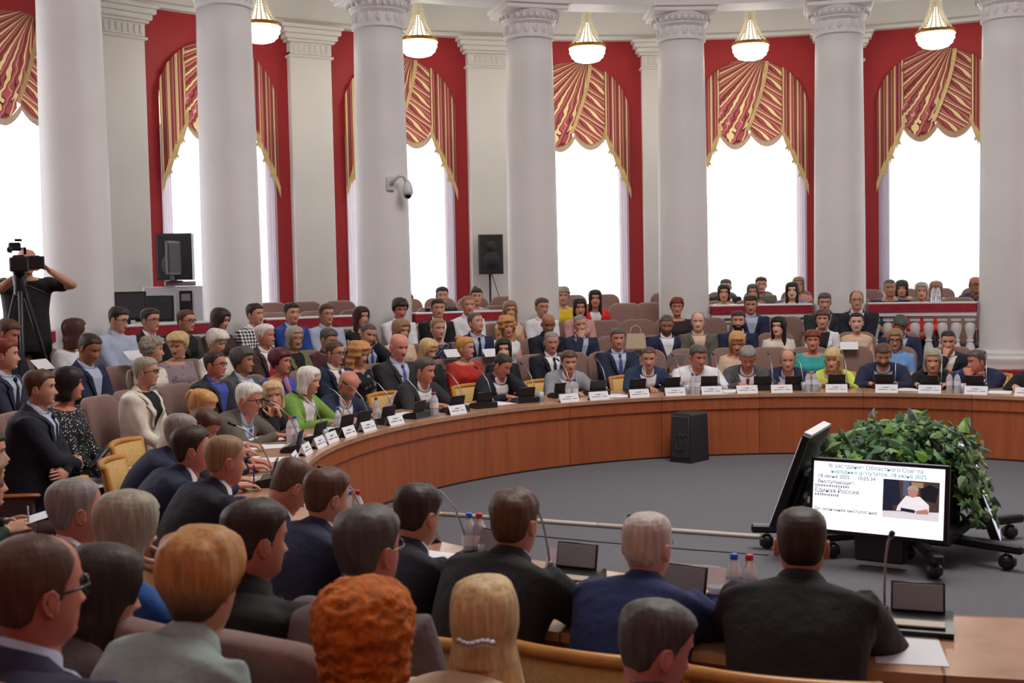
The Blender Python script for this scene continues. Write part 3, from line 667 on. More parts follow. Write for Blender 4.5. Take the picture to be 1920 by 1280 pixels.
    for sx in (1, -1):
        S, E_, Wt = arms[sx]
        if sleeveless: continue
        S2 = S+np.array([sx*.004, 0, .004])
        if short:
            c.tube([S-np.array([sx*.05, 0, .01]), S2, S*.7+E_*.3, S*.35+E_*.65], [cr_*.95, cr_*1.12, cr_*1.1, cr_*1.12], 12); continue
        we = .040 if kind in 'SJ' else .035
        k1 = E_-(S+Wt-2*E_)*.03
        c.tube([S-np.array([sx*.06, 0, .01]), S2, S*.7+E_*.3, S*.3+E_*.7, k1, E_*.65+Wt*.35, E_*.05+Wt*.95], [cr_*.95, cr_*1.16, cr_*1.12, cr_*1.02, cr_*.98, cr_*.9, we], 14)
    pat = top[5] if len(top) > 5 else None
    cm = mat('jacket_cloth' if kind in 'SJ' else 'cloth', C_(top[1]), .85 if kind in 'SJ' else .8, pat[0] if pat else 'cloth', **(dict(pat[1:]) if pat else {}))
    co = c.obj(shf, cm, o); finish(co)
    if kind in 'SJ':
        jc = top[1]; sc_, tie = top[2], (top[3] if len(top) > 3 else None)
        vlow = .50 if kind == 'S' else .46
        def patch(t0, t1, xa, xb, off, name, mt, n=14, k=9, thick=.004):
            us = np.linspace(0, 1, k); tv = np.linspace(t0, t1, n); mb = MB()
            def pt(t, x, of):
                w = np.interp(t, SEC[:, 0], SEC[:, 1])+offt(t); an_ = math.asin(max(-1, min(1, math.copysign(min(1, abs(x)/w)**(1/.85), x))))
                return tpt(t, an_, of, offt)
            outer = [[pt(t, xa(t)*(1-u)+xb(t)*u, off) for u in us] for t in tv]; inner = [[pt(t, xa(t)*(1-u)+xb(t)*u, off-thick) for u in us] for t in tv]
            mb.loft([list(a)+list(b_)[::-1] for a, b_ in zip(outer, inner)]); return mb.obj(name, mt, co if name == 'lapel' else o)
        hwf = lambda t: .012+.066*((t-vlow)/(.955-vlow))**.85 if t > vlow else .0
        shm = mat('shirt_cloth', C_(sc_), .8, 'cloth')
        patch(vlow, .99, lambda t: -hwf(t)-.004, lambda t: hwf(t)+.004, .0065, 'shirt' if kind == 'S' else 'top', shm)
        if tie:
            tm = mat('tie_cloth', C_(tie), .55, 'striped' if extra == 'stripetie' else 'plain')
            tw = lambda t: .012+.018*max(0, min(1, (.9-t)/.4))
            tie_o = patch(vlow-.01, .955, lambda t: -tw(t), lambda t: tw(t), .012, 'tie', tm, k=5)
            q = tpt(.97, 0, .018, offt); MB().sphere(q, (.019, .014, .022), 10, 7).obj('tie_knot', tm, tie_o)
        for sx in (1, -1):   # lapels
            patch(vlow, .97, lambda t: sx*(hwf(t)-.002), lambda t: sx*(hwf(t)+.006+.055*((t-vlow)/(.93-vlow))**.8*(1 if t < .84 else .62)), .0125, 'lapel', cm, n=22, k=6, thick=.007)
        if kind == 'S' and lod < 2: MB().sphere(tpt(.45, 0, .012, offt), (.008, .005, .008), 8, 5).obj('button', mat('button', '1a1a1c', .3), co)
    # collars
    _, Tb = spine(1.); Fc = frame(Tb, np.array([1., 0, 0])); th_c = np.linspace(0, 2*PI, 40, endpoint=False)
    def ring(r, z, drop=.0, opn=0, ry=1.0):
        y = np.cos(th_c); rr = r*(1+0*y)
        p = np.stack([rr*np.sin(th_c), rr*ry*y, z-drop*np.clip(y, 0, 1)**2+.010*np.clip(-y, 0, 1)], 1)
        return NB+p@Fc.T
    nw = nr0*1.0
    if kind in 'SW' or (kind == 'T' and extra == 'polo'):
        colr = C_(top[2]) if kind == 'S' else C_(top[1])
        cb = MB().loft([ring(nw+.022, -.028, .02), ring(nw+.016, .0, .022), ring(nw+.007, .036, .034), ring(nw+.003, .036, .034), ring(nw-.003, .0, .02)][::-1]); cb.obj('collar', mat('shirt_cloth', colr, .8, 'cloth'), o)
    if kind in 'SJ':
        tj = np.linspace(.75, 2*PI-.75, 34); kk = np.clip((np.cos(tj)+.2)*1.1, 0, 1)[:, None]
        def jr(r, z): 
            p = np.stack([r*np.sin(tj), r*np.cos(tj), z+.008*np.clip(-np.cos(tj), 0, 1)], 1); return NB+p@Fc.T-Fc[:, 2]*(.045*kk)+Fc[:, 1]*(.02*kk)
        rj = [jr(nw+.052, -.048), jr(nw+.036, -.012), jr(nw+.022, .022), jr(nw+.014, .022), jr(nw+.012, -.02), jr(nw+.03, -.05)]
        MB().loft(np.array(rj).transpose(1, 0, 2)).obj('jacket_collar', cm, co)
    # trousers or skirt
    lm = mat('trouser_cloth', C_(legs), .85, 'cloth'); t_ = MB()
    if skirt:
        rs = []
        for yy, w, z0, z1 in ((-.12, .17, .44, .62), (.1, .19, .44, .62), (.3, .20, .40, .60), (.46, .19, .30, .58), (.52, .18, .10, .54), (.53, .17, .08, .40)):
            a = np.linspace(0, 2*PI, 20, endpoint=False); rs.append([(w*math.cos(q), yy, (z0+z1)/2+(z1-z0)/2*math.sin(q)) for q in a])
        t_.loft(rs); t_.obj('skirt', mat('skirt_cloth', C_(skirt), .85, 'cloth'), o)
    else:
        t_.loft([[tpt(t, a, .012) for a in t44[::2]] for t in (.28, .2, .1, 0)]); t_.loft([[tpt(0, a, .014) for a in t44[::2]], [tpt(0, a, .010)+np.array([0, .0, -.07]) for a in t44[::2]]])
        for sx in (1, -1):
            hj, kn, an = lg[sx]; t_.tube([hj, hj*.5+kn*.5, kn, kn*.6+an*.4, an], [.094, .086, .068, .064, .055], 12)
            if lod < 2 or standing: MB().tube([an+np.array([0, -.035, -.05]), an+np.array([0, .06, -.055]), an+np.array([0, .16, -.065])], [.043, .043, .032], 10).obj('shoe', mat('black_leather', '151313', .3), o)
        to = t_.obj('trousers', lm, o); 
        if lod < 2 or standing or extra == 'crossed': finish(to, 4)
    # ---- hair
    make_hair(o, hair, HAIRC.get(hc, hc), tohead, Rh, s, lod, fem, rng.randint(1000), nod)
    if beard:
        bb = MB(); rr = []
        for z in np.linspace(-.046, -.117, 14):
            tb = np.linspace(-1.5, 1.5, 30); r0 = head_ring(z, tb, True, fem); gk = np.clip((1.5-np.abs(tb))*4, 0, 1)*min(1, (-z-.044)*60)
            if -.077 < z < -.058: gk = gk*np.where(np.abs(r0[:, 0]) < .024, -.8, 1)
            nrm = r0*[1, 1, 0]; nrm /= np.linalg.norm(nrm, axis=1)[:, None]+1e-9; r1 = r0+nrm*(.0065*gk-.003)[:, None]; rr.append(tohead(r1))
        bb.loft(rr, closed=False); bb.obj('beard', mat('beard_hair', HAIRC.get(beard, beard), .9, 'curls'), o)
    if glasses:
        gm = mat('spectacle_frame', '1c1416' if glasses == 'd' else '8a7868', .3, metal=0 if glasses == 'd' else .6); gg = MB(); rad = .0022 if glasses == 'd' else .0014
        if dist > 8: rad *= 1.25
        if dist < 3 and glasses == 'd': rad *= 1.5
        for sx in (-1, 1):
            a = np.linspace(0, 2*PI, 17); gg.tube([tohead((sx*.033+.024*math.cos(q), .103-.012*abs(math.cos(q)+.2*sx), .001+.018*math.sin(q))) for q in a], rad, 5, dome=False)
            gg.tube([tohead((sx*.057, .093, .006)), tohead((sx*.078, .06, .006)), tohead((sx*.083, -.01, .002)), tohead((sx*.082, -.022, -.012))], rad, 5)
        gg.tube([tohead((-.010, .103, .004)), tohead((0, .107, .006)), tohead((.010, .103, .004))], rad, 5); gg.obj('glasses', gm, o)
    PEOPLE.append(dict(o=o, row=row, pos=ob, yaw=yaw, ang=ang_of(ob), R=rad_of(ob), label=label, H=H, fz=fz, NB=NB, tohead=tohead, arms=arms, standing=standing))
    return o
def sstep(x): x = np.clip(x, 0, 1); return x*x*(3-2*x)
def make_hair(o, style, col, tohead, Rh, s, lod, fem, seed, nod):
    m = (96, 60, 44)[lod]; tt = np.linspace(0, 2*PI, m, endpoint=False); th = tt; A = np.abs((th+PI) % (2*PI)-PI)   # 0 front .. pi back
    curly = style in ('curly', 'curls', 'bigcurl')
    zmin = {'crop': -.085, 'short': -.088, 'side': -.085, 'fringe': -.080, 'pixie': -.095, 'puff': -.092, 'curls': -.09, 'bigcurl': -.13, 'bob': -.115, 'bobbangs': -.115, 'shoulder': -.16, 'wavy': -.19, 'long': -.27, 'halfup': -.34, 'bun': -.075, 'updo': -.075, 'pony': -.075, 'slick': -.08}.get(style, -.085)
    T = {'crop': .004, 'short': .009, 'side': .007, 'fringe': .003, 'pixie': .016, 'puff': .023, 'curls': .022, 'bigcurl': .044, 'bob': .015, 'bobbangs': .017, 'shoulder': .022, 'wavy': .028, 'long': .018, 'halfup': .013, 'bun': .011, 'updo': .014, 'pony': .010, 'slick': .008}.get(style, .012)
    cover = style in ('bob', 'bobbangs', 'shoulder', 'wavy', 'long', 'bigcurl', 'halfup')
    if style == 'none': return
    hb = MB(); zs = np.concatenate([np.linspace(.1165, .06, (16, 10, 8)[lod]), np.linspace(.055, max(zmin, -.10), (30, 18, 13)[lod])])
    if zmin < -.10: zs = np.concatenate([zs, np.linspace(-.105, zmin, max(3, int((-.1-zmin)/(.006, .010, .014)[lod])))])
    # lower hairline as a function of angle
    zf = {'bobbangs': .034, 'pixie': .045, 'puff': .055, 'side': .082, 'fringe': .2, 'slick': .07, 'curls': .05, 'bigcurl': .045, 'crop': .068, 'short': .062}.get(style, .060)
    if cover: zl = np.where(A < .62, zf, np.where(A < .95, zf+(A-.62)/.33*(zmin-.02-zf), zmin-.02))
    else:
        xs = [0, .75, 1.15, 1.35, 1.42, 1.62, 1.78, 2.1, 2.5]; ys = [zf, zf+.004, .045, .018, -.012, -.008, .012, -.044, -.060]
        if style in ('pixie', 'puff', 'curls'): ys = [zf, zf, .035, .0, -.025, -.03, -.028, -.055, -.080]
        if style in ('bun', 'updo', 'pony', 'slick'): ys = [zf, zf+.002, .045, .02, .0, .005, .012, -.03, -.058]
        zl = np.interp(A, xs, ys)
    rings = []
    off = seed*1.37
    for z in zs:
        zz = max(z, -.078) if cover else z
        r = head_ring(zz, th, False); 
        if cover and z < -.0:
            w = (.070 if style != 'halfup' else .058+.24*max(0, -z-.02)); k = sstep(-z/.08); back = .088 if z > -.1 else .080
            base = np.stack([w*np.sin(th)*1.03, np.where(np.cos(th) > 0, .05, back)*np.cos(th), np.full(m, z)], 1); r = r*[1, 1, 0]*(1-k)+base*[1, 1, 0]*k+np.array([0, 0, z])
        r[:, 2] = z
        n = r*[1/.075**2, 1/.095**2, 1/.118**2]*1.0; n[:, 2] = np.clip(z, 0, 1)/.118**2; n /= np.linalg.norm(n, axis=1)[:, None]+1e-9
        mask = sstep((z-zl)/.012+.5)
        if style == 'fringe': mask = sstep((A-1.2)/.15)*sstep((.055-z)/.008)*sstep((z-np.interp(A, [0, 1.2, 1.4, 1.62, 1.8, 2, PI], [.1, .02, -.01, -.008, .012, -.035, -.058]))/.012+.5)
        if style == 'side': mask = mask*(1-.75*sstep((1.15-A)/.5)*sstep((z-.05)/.03))
        t = np.full(m, T)
        if style in ('short',): t = T*(.45+.75*sstep((z-.01)/.07))+.004*sstep((1-A))*sstep((z-.05)/.03)
        if style in ('puff', 'pixie'): t = T*(.35+.75*sstep((z+.05)/.08))
        if style == 'crop': t = T*(.5+.6*sstep((z-.02)/.06))+0*A
        if style in ('bun', 'pony', 'slick', 'updo'): t = T*(.6+.5*sstep((z-.02)/.07))+0*A
        if style == 'wavy': t = t*(1+.5*sstep(-z/.12)+.22*np.sin(z*95+th*2))
        if style == 'bobbangs' or style == 'bob': t = t*(1+.35*sstep(-z/.08)-.5*sstep((-z-.09)/.03))
        if style in ('long', 'shoulder'): t = t*(1+.25*sstep(-z/.08))
        if style == 'bigcurl': t = t*(1-.5*sstep((-z-.06)/.07))*(.85+.2*sstep((z+.02)/.08))
        if style == 'curls': t = t*(.5+.6*sstep((z+.04)/.07))
        if z > .11: t = t*.9
        amp = {'bigcurl': .0085, 'halfup': .004, 'curls': .012, 'wavy': .006, 'puff': .0055, 'pixie': .004, 'short': .003, 'long': .002, 'crop': .001}.get(style, .0022)
        fr = {'bigcurl': 44, 'curls': 42}.get(style, 30)
        zsq = fr if curly else fr*.35
        nz_ = np.array([noise.noise((p[0]*fr+off, p[1]*fr, p[2]*zsq)) for p in r])
        if curly: nz_ = nz_+.5*np.array([noise.noise((p[0]*fr*2.3+off, p[1]*fr*2.3, p[2]*fr*2.3)) for p in r])
        t = t+amp*nz_*1.6
        disp = t*mask-.010*(1-mask)
        if cover: disp = np.where(mask < .5, -.022 if z < .03 else -.010, disp)
        q = r+n*disp[:, None]
        if cover and z < -.02:   # tuck the front in behind the face
            k = (1-sstep((A-.70)/.35))[:, None]*sstep((-z)/.03); q = q*(1-k)+np.stack([.02*np.sin(th), .01*np.cos(th)-.03, np.full(m, z)], 1)*k
        rings.append(tohead(q))
    top = tohead(np.stack([.25*np.sin(th)*.03, .25*np.cos(th)*.03-.006, np.full(m, .1165+(T*.9 if style not in ('fringe',) else -.01))], 1))
    hm = mat('hair', col, .55 if not curly else .8, 'curls' if curly else 'hair')
    if style == 'puff' and col == HAIRC['gd']: hm = mat('hair_two_tone', col, .55, 'hair', low='3c2518', zt=round(float(tohead((0, 0, -.025))[2]), 3))
    hb.loft([top]+rings)
    # eyebrows
    for sx in (-1, 1):
        hb.tube([tohead((sx*.015, .0925, .0225)), tohead((sx*.031, .091, .0262)), tohead((sx*.049, .079, .0205))], [.0022*s, .0026*s, .0016*s], 5)
    h = hb.obj('hair', hm, o)
    if style == 'bun': 
        q = MB(); q.sphere(tohead((0, -.088, .108)), .038*s, 18, 12); [q.tube([tohead((.030*math.cos(a)*math.sin(b_), -.088+.030*math.sin(a)*math.sin(b_), .108+.032*math.cos(b_))) for b_ in np.linspace(.4, 2.6, 6)], .011*s, 6) for a in np.linspace(0, 6.28, 8)]; q.obj('hair_bun', hm, h)
    if style == 'updo':
        q = MB(); q.sphere(tohead((0, -.105, .035)), (.045*s, .035*s, .045*s), 16, 11); q.sphere(tohead((.02, -.10, .07)), (.03*s, .028*s, .03*s), 14, 9); q.sphere(tohead((-.022, -.105, .06)), (.03*s, .026*s, .03*s), 14, 9); q.obj('hair_knot', hm, h)
    if style == 'pony':
        q = MB(); base = [(0, -.10, .02), (0, -.125, .0), (.005, -.13, -.06), (0, -.125, -.12), (-.006, -.12, -.19)]
        q.tube([tohead(p) for p in base], [.016*s, .026*s, .030*s, .026*s, .012*s], 14); q.obj('ponytail', hm, h)
DOTS = ('dots', ('c2', 'e4e2e6'), ('ps', 58)); FLOR = ('floral', ('c2', 'b9b0b0'), ('ps', 13)); PLAID = ('plaid',)
def S(j, sh='white', tie=None): return ('S', j, sh, tie)
# table ring, near side first, clockwise
person(1503, 1019, 'T', 178, 'crop', 'db', S('black'), 'broad man in black suit seen from behind before the screen', 'tablew', d=3.72, fat=1.12)
person(1214, 1024, 'T', 152, 'crop', 'b8aaa2', S('bnavy'), 'bald man with white fringe in navy suit, back turned', 'tablew', d=3.95, skin='p', glasses='l')
person(965, 980, 'T', 150, 'short', 'br', S('black', 'lbl'), 'brown haired man in black suit, back turned, elbow on table', 'tablew', d=4.12, fat=1.05)
person(782, 966, 'T', 140, 'short', 'db', S('dnavy'), 'dark haired man in blue black suit bowing, back turned', 'table', d=4.42, nod=12, skin='n')
person(612, 932, 'T', 125, 'short', 'br', S('navy'), 'bearded man with faded haircut in navy suit, back turned', 'table', d=4.72, nod=8, beard='br')
person(545, 912, 'T', 120, 'short', 'br', S('navy'), 'auburn haired man in navy suit bending low over papers', 'table', d=5.05, nod=38, skin='r')
person(422, 862, 'T', 112, 'crop', 'lb', S('dnavy'), 'ginger crew cut man in dark suit with white collar', 'table', d=5.42, nod=6, skin='r')
person(358, 842, 'T', 100, 'short', 'db', S('navy', 'white', 'wine'), 'dark haired man in navy suit with wine tie, profile', 'table', d=5.95, skin='r')
person(338, 812, 'T', 95, 'crop', 'gy', S('navy'), 'grey haired man half hidden beyond the dark haired man', 'table', d=6.75, nod=10)
person(382, 800, 'T', 78, 'short', 'br', S('dnavy'), 'brown haired man bowing low at the bend of the table', 'table', d=7.5, nod=32, skin='r')
person(378, 762, 'T', 70, 'updo', 'sb', ('B', 'cream', None), 'woman with golden upswept hair at the bend of the table', 'table', d=8.3, fem=True, nod=22)
person(466, 748, 'T', 66, 'short', 'wh', S('bronze', 'lbl', 'violet'), 'white haired man with glasses in grey brown suit, striped tie', 'table', nod=10, glasses='d', fat=1.2, skin='r', extra='stripetie', hs=1.08)
person(512, 741, 'T', 5, 'bob', 'bl', ('J', 'black', 'cream'), 'blonde bob woman in black jacket resting chin on hands', 'chin', fem=True, roll=4)
person(579, 713, 'T', 62, 'bob', 'wh', ('J', 'green', 'white'), 'silver haired woman in green jacket at the table', 'table', fem=True, nod=6)
person(653, 721, 'T', 35, 'none', 'gy', S('navy'), 'bald man with grey beard in navy suit reading at table', 'table', nod=32, beard='gy', skin='r', hs=1.06)
person(796, 694, 'T', 62, 'short', 'dg', S('char'), 'grey haired man in charcoal suit holding a white sheet', 'table', nod=8, skin='r', hs=1.05)
person(942, 684, 'T', 58, 'crop', 'db', S('dnavy'), 'cropped man in dark suit pressing a hand to his face', 'table/temple', nod=26, skin='r')
person(1067, 678, 'T', 14, 'short', 'br', S('gray'), 'man in light grey suit with open white collar', 'table', nod=8, skin='n')
person(1216, 671, 'T', 2, 'crop', 'br', S('mid'), 'receding man in bright navy suit, open collar, smiling', 'table', nod=10, skin='n')
person(1309, 668, 'T', 28, 'short', 'dg', ('W', 'white'), 'man in white short sleeved shirt speaking into the microphone', 'table', nod=14, skin='r', fat=1.25, hs=1.06)
person(1402, 670, 'T', 5, 'short', 'gy', S('dgray', 'white', 'wine'), 'grey haired man in dark grey suit looking down', 'table', nod=30, skin='r', fat=1.12, hs=1.04)
person(1477, 675, 'T', 2, 'side', 'lb', S('navy', 'lbl', 'dnavy'), 'man in navy suit with yellow lapel badge', 'tablew', nod=5, skin='n')
person(1563, 674, 'T', -16, 'bobbangs', 'bl', ('B', 'lime', None), 'blonde woman in lime green jacket', 'tablew', fem=True, nod=4, fat=1.15, hs=1.05)
person(1656, 665, 'T', 2, 'short', 'br', S('navy', 'lbl', 'gray'), 'bearded man in navy suit with grey tie looking down', 'tablew', nod=24, beard='br', fat=1.12)
person(1749, 676, 'T', 0, 'bob', 'ab', ('J', 'black', 'black'), 'ash blonde woman in black with a long necklace', 'table', fem=True, nod=5, fat=1.15, hs=1.06)
person(1832, 677, 'T', -62, 'short', 'dg', S('navy', 'white', 'wine'), 'man in navy suit with wine tie covering his mouth', 'table/mouth', nod=6, skin='r', fat=1.25)
person(1944, 682, 'T', -10, 'short', 'db', S('black'), 'person in black cut off by the right picture edge', 'table', fat=1.1)
# first tier of theatre seats, near side
person(1228, 1214, '1', 120, 'short', 'dg', S('dgray'), 'grey haired man with flushed face at the bottom edge', 'lap', d=2.92, nod=14, skin='c4857c')
person(908, 1168, '1', 170, 'halfup', 'bl', ('B', 'beige', None), 'blonde woman with long hair gathered in silver clip', 'lap', d=2.98, fem=True)
person(690, 1030, '1', 138, 'short', 'dg', S('mauve'), 'dark grey haired man with glasses, seen from behind', 'lap', d=3.25, glasses='l', skin='r', hs=1.02)
person(478, 1012, '1', 118, 'short', 'db', S('black', 'black'), 'dark haired man with faded haircut in black jacket', 'lap', d=3.42, nod=4, skin='r', fat=1.15)
person(238, 990, '1', 112, 'bob', 'ab', ('B', 'bluj', None), 'ash blonde bob woman in blue top, hand raised', 'mouth/lap', d=3.78, fem=True, nod=6)
person(140, 957, '1', 112, 'crop', 'gy', S('dgray'), 'balding grey haired man with large ear at left', 'lap', d=4.12, skin='r')
person(192, 1108, '2', 100, 'long', 'db', ('B', 'brown', None), 'woman with straight dark hair looking at a phone', 'lap', d=3.08, fem=True, nod=10)
person(378, 1092, '2', 148, 'puff', 'gd', ('J', 'mint', 'mint'), 'woman with short golden hair in mint grey jacket', 'lap', d=2.80, fem=True, hs=1.02)
person(682, 1205, '2', 176, 'bigcurl', 'or', ('B', 'brown', None), 'woman with bright orange curly hair, bottom centre', 'lap', d=2.70, fem=True, hs=1.0)
person(66, 1108, '2', 118, 'side', 'br', S('violet' if 0 else '2a2740', 'lbl'), 'large near man with dark glasses at bottom left corner', 'lap', d=2.42, glasses='d', skin='r', fat=1.25, hs=1.02)
# first tier, left and far side
person(-34, 905, '1', 90, 'wavy', 'lb', ('B', 'cream', None), 'person with cream sleeves writing at the left picture edge', 'paper', d=5.1, fem=True)
person(-26, 850, '1', 85, 'short', 'db', ('W', 'dgreen'), 'person in dark green sleeves writing at left edge', 'paper', d=5.9)
person(75, 727, '1', 78, 'short', 'br', S('dnavy', 'lbl', 'black'), 'man in dark suit with folded arms and legs crossed', 'fold', skin='n', fat=1.1, legs='black', extra='crossed')
person(128, 720, '1', 82, 'bobbangs', 'bk', ('B', 'black', None, None, None, DOTS), 'woman with black bob in dotted black blouse and white skirt', 'lap', fem=True, skin='r', skirt='cream', fat=1.35, R=5.5)
person(273, 697, '1', 74, 'pony', 'ab', ('J', 'cream', 'black'), 'woman with ponytail and glasses in cream blazer', 'lap', fem=True, glasses='d', legs='cream')
person(403, 683, '1', 64, 'crop', 'db', S('char', 'tblue'), 'man with glasses in charcoal jacket and blue shirt', 'lap', glasses='d', skin='r')
person(455, 676, '1', 66, 'puff', 'dg', S('dgray', 'lbl'), 'man with wavy grey hair in grey suit, profile', 'lap', skin='t')
person(526, 678, '1', 62, 'puff', 'bu', ('B', 'tblue', None), 'woman with burgundy hair and pink scarf in blue', 'lap', fem=True, skin='r', fat=1.1)
person(628, 661, '1', 55, 'crop', 'br', S('navy', 'cream', 'tblue'), 'man with glasses in navy suit, bright blue tie', 'lap', glasses='d', nod=6)
person(673, 663, '1', 52, 'wavy', 'sb', ('B', 'black', None, None, 'short', FLOR), 'woman with strawberry blonde waves in black floral dress', 'lap', fem=True, nod=14, skirt='black')
person(748, 649, '1', 35, 'none', 'gy', S('char', 'lbl', 'violet'), 'heavy bald man in charcoal suit with violet tie', 'lap', nod=14, skin='d09080', fat=1.35, hs=1.12)
person(803, 656, '1', 48, 'bob', 'bl', ('B', 'black', None), 'blonde woman in black blouse reading papers', 'lap', fem=True, nod=16, fat=1.1)
person(873, 652, '1', 62, 'bun', 'sb', ('B', 'red', None), 'woman with blonde topknot in bright red dress', 'lap', fem=True, skirt='red', fat=1.15)
person(944, 655, '1', 2, 'long', 'bk', ('B', 'black', None), 'pale woman with long black hair in black', 'lap', fem=True, skin='p')
person(1034, 641, '1', 14, 'crop', 'gy', S('dnavy', 'white', 'dnavy'), 'grey haired man with glasses in midnight suit and tie', 'lap', glasses='l', nod=6, fat=1.12)
person(1158, 635, '1', 12, 'short', 'dg', S('navy', 'lbl', 'violet'), 'grey haired man in navy suit with purple tie', 'knee', skin='r', fat=1.15)
person(1382, 642, '1', 0, 'shoulder', 'sb', ('B', 'beige', None, None, 'short'), 'blonde woman in pale peach blouse behind the grey suits', 'lap', fem=True, nod=18)
person(1524, 638, '1', 0, 'pixie', 'rd', ('B', 'teal', None), 'woman with short red hair in teal blouse', 'lap', fem=True, fat=1.35, skin='r')
person(1678, 636, '1', 0, 'bob', 'lb', ('W', 'sky', None, None, 'short'), 'woman with glasses in sky blue uniform shirt', 'lap', fem=True, glasses='d', nod=8, fat=1.1)
person(1778, 639, '1', 0, 'crop', 'bk', S('dnavy', 'cream'), 'young black haired man with fist at his mouth', 'mouth/lap', nod=10)
# second tier
person(9, 665, '2', 80, 'short', 'rd', S('2a2740', 'lbl', 'black'), 'man in plum suit with dark tie at left edge', 'lap', R=6.2)
person(168, 652, '2', 48, 'crop', 'db', S('navy', 'lbl'), 'dark haired man in navy jacket and pale shirt reading', 'lap', nod=24, skin='t', fat=1.15, hs=1.05)
person(286, 656, '2', 82, 'curls', 'ab', ('B', 'cream', None, None, None, ('floral', ('c2', '3a2a50'), ('ps', 16))), 'woman with curly ash hair in violet patterned top', 'lap', fem=True)
person(334, 647, '2', -28, 'puff', 'bl', ('B', '8a7880', None, None, None, ('floral', ('c2', '4a4048'), ('ps', 18))), 'woman with short blonde hair looking left, mauve patterned dress', 'lap', fem=True, fat=1.3, nod=10)
person(407, 641, '2', 50, 'puff', 'wh', ('W', 'cream'), 'white haired old woman in white blouse reading', 'paper', fem=True, nod=18)
person(497, 629, '2', 62, 'short', 'wh', S('brown', 'white', 'scarlet'), 'white haired man in brown jacket with red tie', 'lap', skin='r')
person(552, 633, '2', 30, 'bob', 'ab', ('J', 'olive', 'black'), 'woman with glasses and ash hair in olive jacket', 'paper', fem=True, glasses='l', nod=6)
person(616, 636, '2', 50, 'short', 'dg', ('W', 'maroon'), 'grey haired man with glasses in maroon shirt', 'lap', glasses='l', nod=16)
person(690, 626, '2', 30, 'crop', 'dg', S('dnavy', 'lbl', 'violet'), 'grey haired man leaning his cheek on his hand', 'lap/temple', nod=14, roll=-8)
person(752, 619, '2', 38, 'shoulder', 'lb', ('B', 'beige', None), 'light brown haired woman behind the heavy bald man', 'lap', fem=True, nod=8)
person(821, 616, '2', 30, 'slick', 'lb', ('B', '1a1e38', None, None, 'short', DOTS), 'woman in navy blouse with white dots', 'lap', fem=True)
person(892, 605, '2', 42, 'crop', 'dg', S('navy', 'lbl', 'dnavy'), 'man in navy suit with raised chin behind topknot woman', 'lap', nod=-12, skin='n')
person(950, 612, '2', 22, 'wavy', 'sb', ('V', 'white', None), 'woman with curly golden hair in white waistcoat', 'lap', fem=True, nod=6)
person(1028, 607, '2', 10, 'none', 'bk', S('dnavy', 'dnavy'), 'bald tanned man in dark suit looking down', 'lap', nod=18, skin='9a6a50')
person(1088, 609, '2', 12, 'crop', 'gy', S('navy', 'lbl'), 'grey man in navy suit, hand across his mouth', 'mouth/lap', roll=6)
person(1250, 608, '2', 5, 'crop', 'dg', S('navy', 'white'), 'greying bearded man in navy suit holding a sheet', 'paper', nod=18, skin='t', fat=1.15, beard='dg')
person(1309, 603, '2', 0, 'side', 'gy', S('tag', 'beige'), 'old man in olive grey jacket and beige shirt', 'lap', skin='p', fat=1.1)
person(1384, 601, '2', 2, 'short', 'db', S('navy', 'white'), 'dark bearded man in navy suit, middle tier', 'lap', beard='bk', fat=1.1)
person(1460, 612, '2', -20, 'long', 'bk', ('B', 'cream', None, None, 'short'), 'woman with long black hair in cream top', 'lap', fem=True, skin='p')
person(1542, 598, '2', 0, 'pixie', 'br', ('J', 'white', 'black'), 'brown haired woman in white jacket over black top', 'lap', fem=True)
person(1606, 604, '2', 0, 'slick', 'bk', ('V', 'beige', None), 'smiling woman with dark hair in sleeveless beige top', 'lap', fem=True, skin='p')
person(1687, 609, '2', 30, 'short', 'dg', S('navy', 'lbl'), 'man in navy suit with deeply bowed head', 'lap', nod=48, skin='r')
# third tier
person(14, 624, '3', 65, 'short', 'br', S('dnavy', 'dnavy'), 'man in dark jacket bowing below the cameraman', 'lap', nod=22, skin='r', R=6.9)
person(140, 622, '3', 92, 'shoulder', '4a2620', ('B', 'white', None), 'auburn haired woman in white top beside the first column', 'lap', fem=True)
person(222, 598, '3', 60, 'short', 'db', ('W', 'lbl'), 'man with glasses in pale blue shirt reading', 'lap', glasses='d', nod=14, skin='p', fat=1.2)
person(282, 600, '3', 48, 'short', 'db', S('black', 'white'), 'man with dark glasses in black suit, third tier', 'lap', glasses='d')
person(349, 602, '3', 50, 'slick', 'br', ('J', '3a3c3c', 'black'), 'young woman with glasses and braid in grey jacket', 'lap', fem=True, glasses='d')
person(413, 599, '3', 62, 'long', 'db', ('B', 'brown', None), 'woman with long dark hair reading a grey folder', 'paper', fem=True, nod=14)
person(478, 589, '3', 52, 'short', 'db', ('W', 'white', None, None, None, PLAID), 'young man in black and white plaid shirt', 'lap')
person(547, 587, '3', 30, 'short', 'bk', S('blue', 'lbl'), 'dark haired man in bright blue jacket', 'lap')
person(612, 589, '3', 28, 'short', 'br', ('W', 'lbl'), 'young man with glasses in pale shirt', 'lap', glasses='l', fat=1.1)
person(677, 594, '3', 38, 'long', '3a1a16', ('V', 'black', None), 'woman with long auburn hair in sleeveless black', 'lap', fem=True)
person(750, 579, '3', 20, 'puff', 'db', ('W', 'white'), 'young man with fringe in white shirt', 'lap', nod=12, skin='r')
person(821, 578, '3', 14, 'short', 'db', S('black', 'white'), 'young man in black jacket over open white shirt', 'lap')
person(878, 572, '3', 14, 'crop', 'lb', ('W', 'white'), 'young man with cropped fair hair in white shirt', 'lap')
person(956, 582, '3', 12, 'long', 'lb', ('V', 'beige', None), 'woman with long fair hair in beige top', 'lap', fem=True)
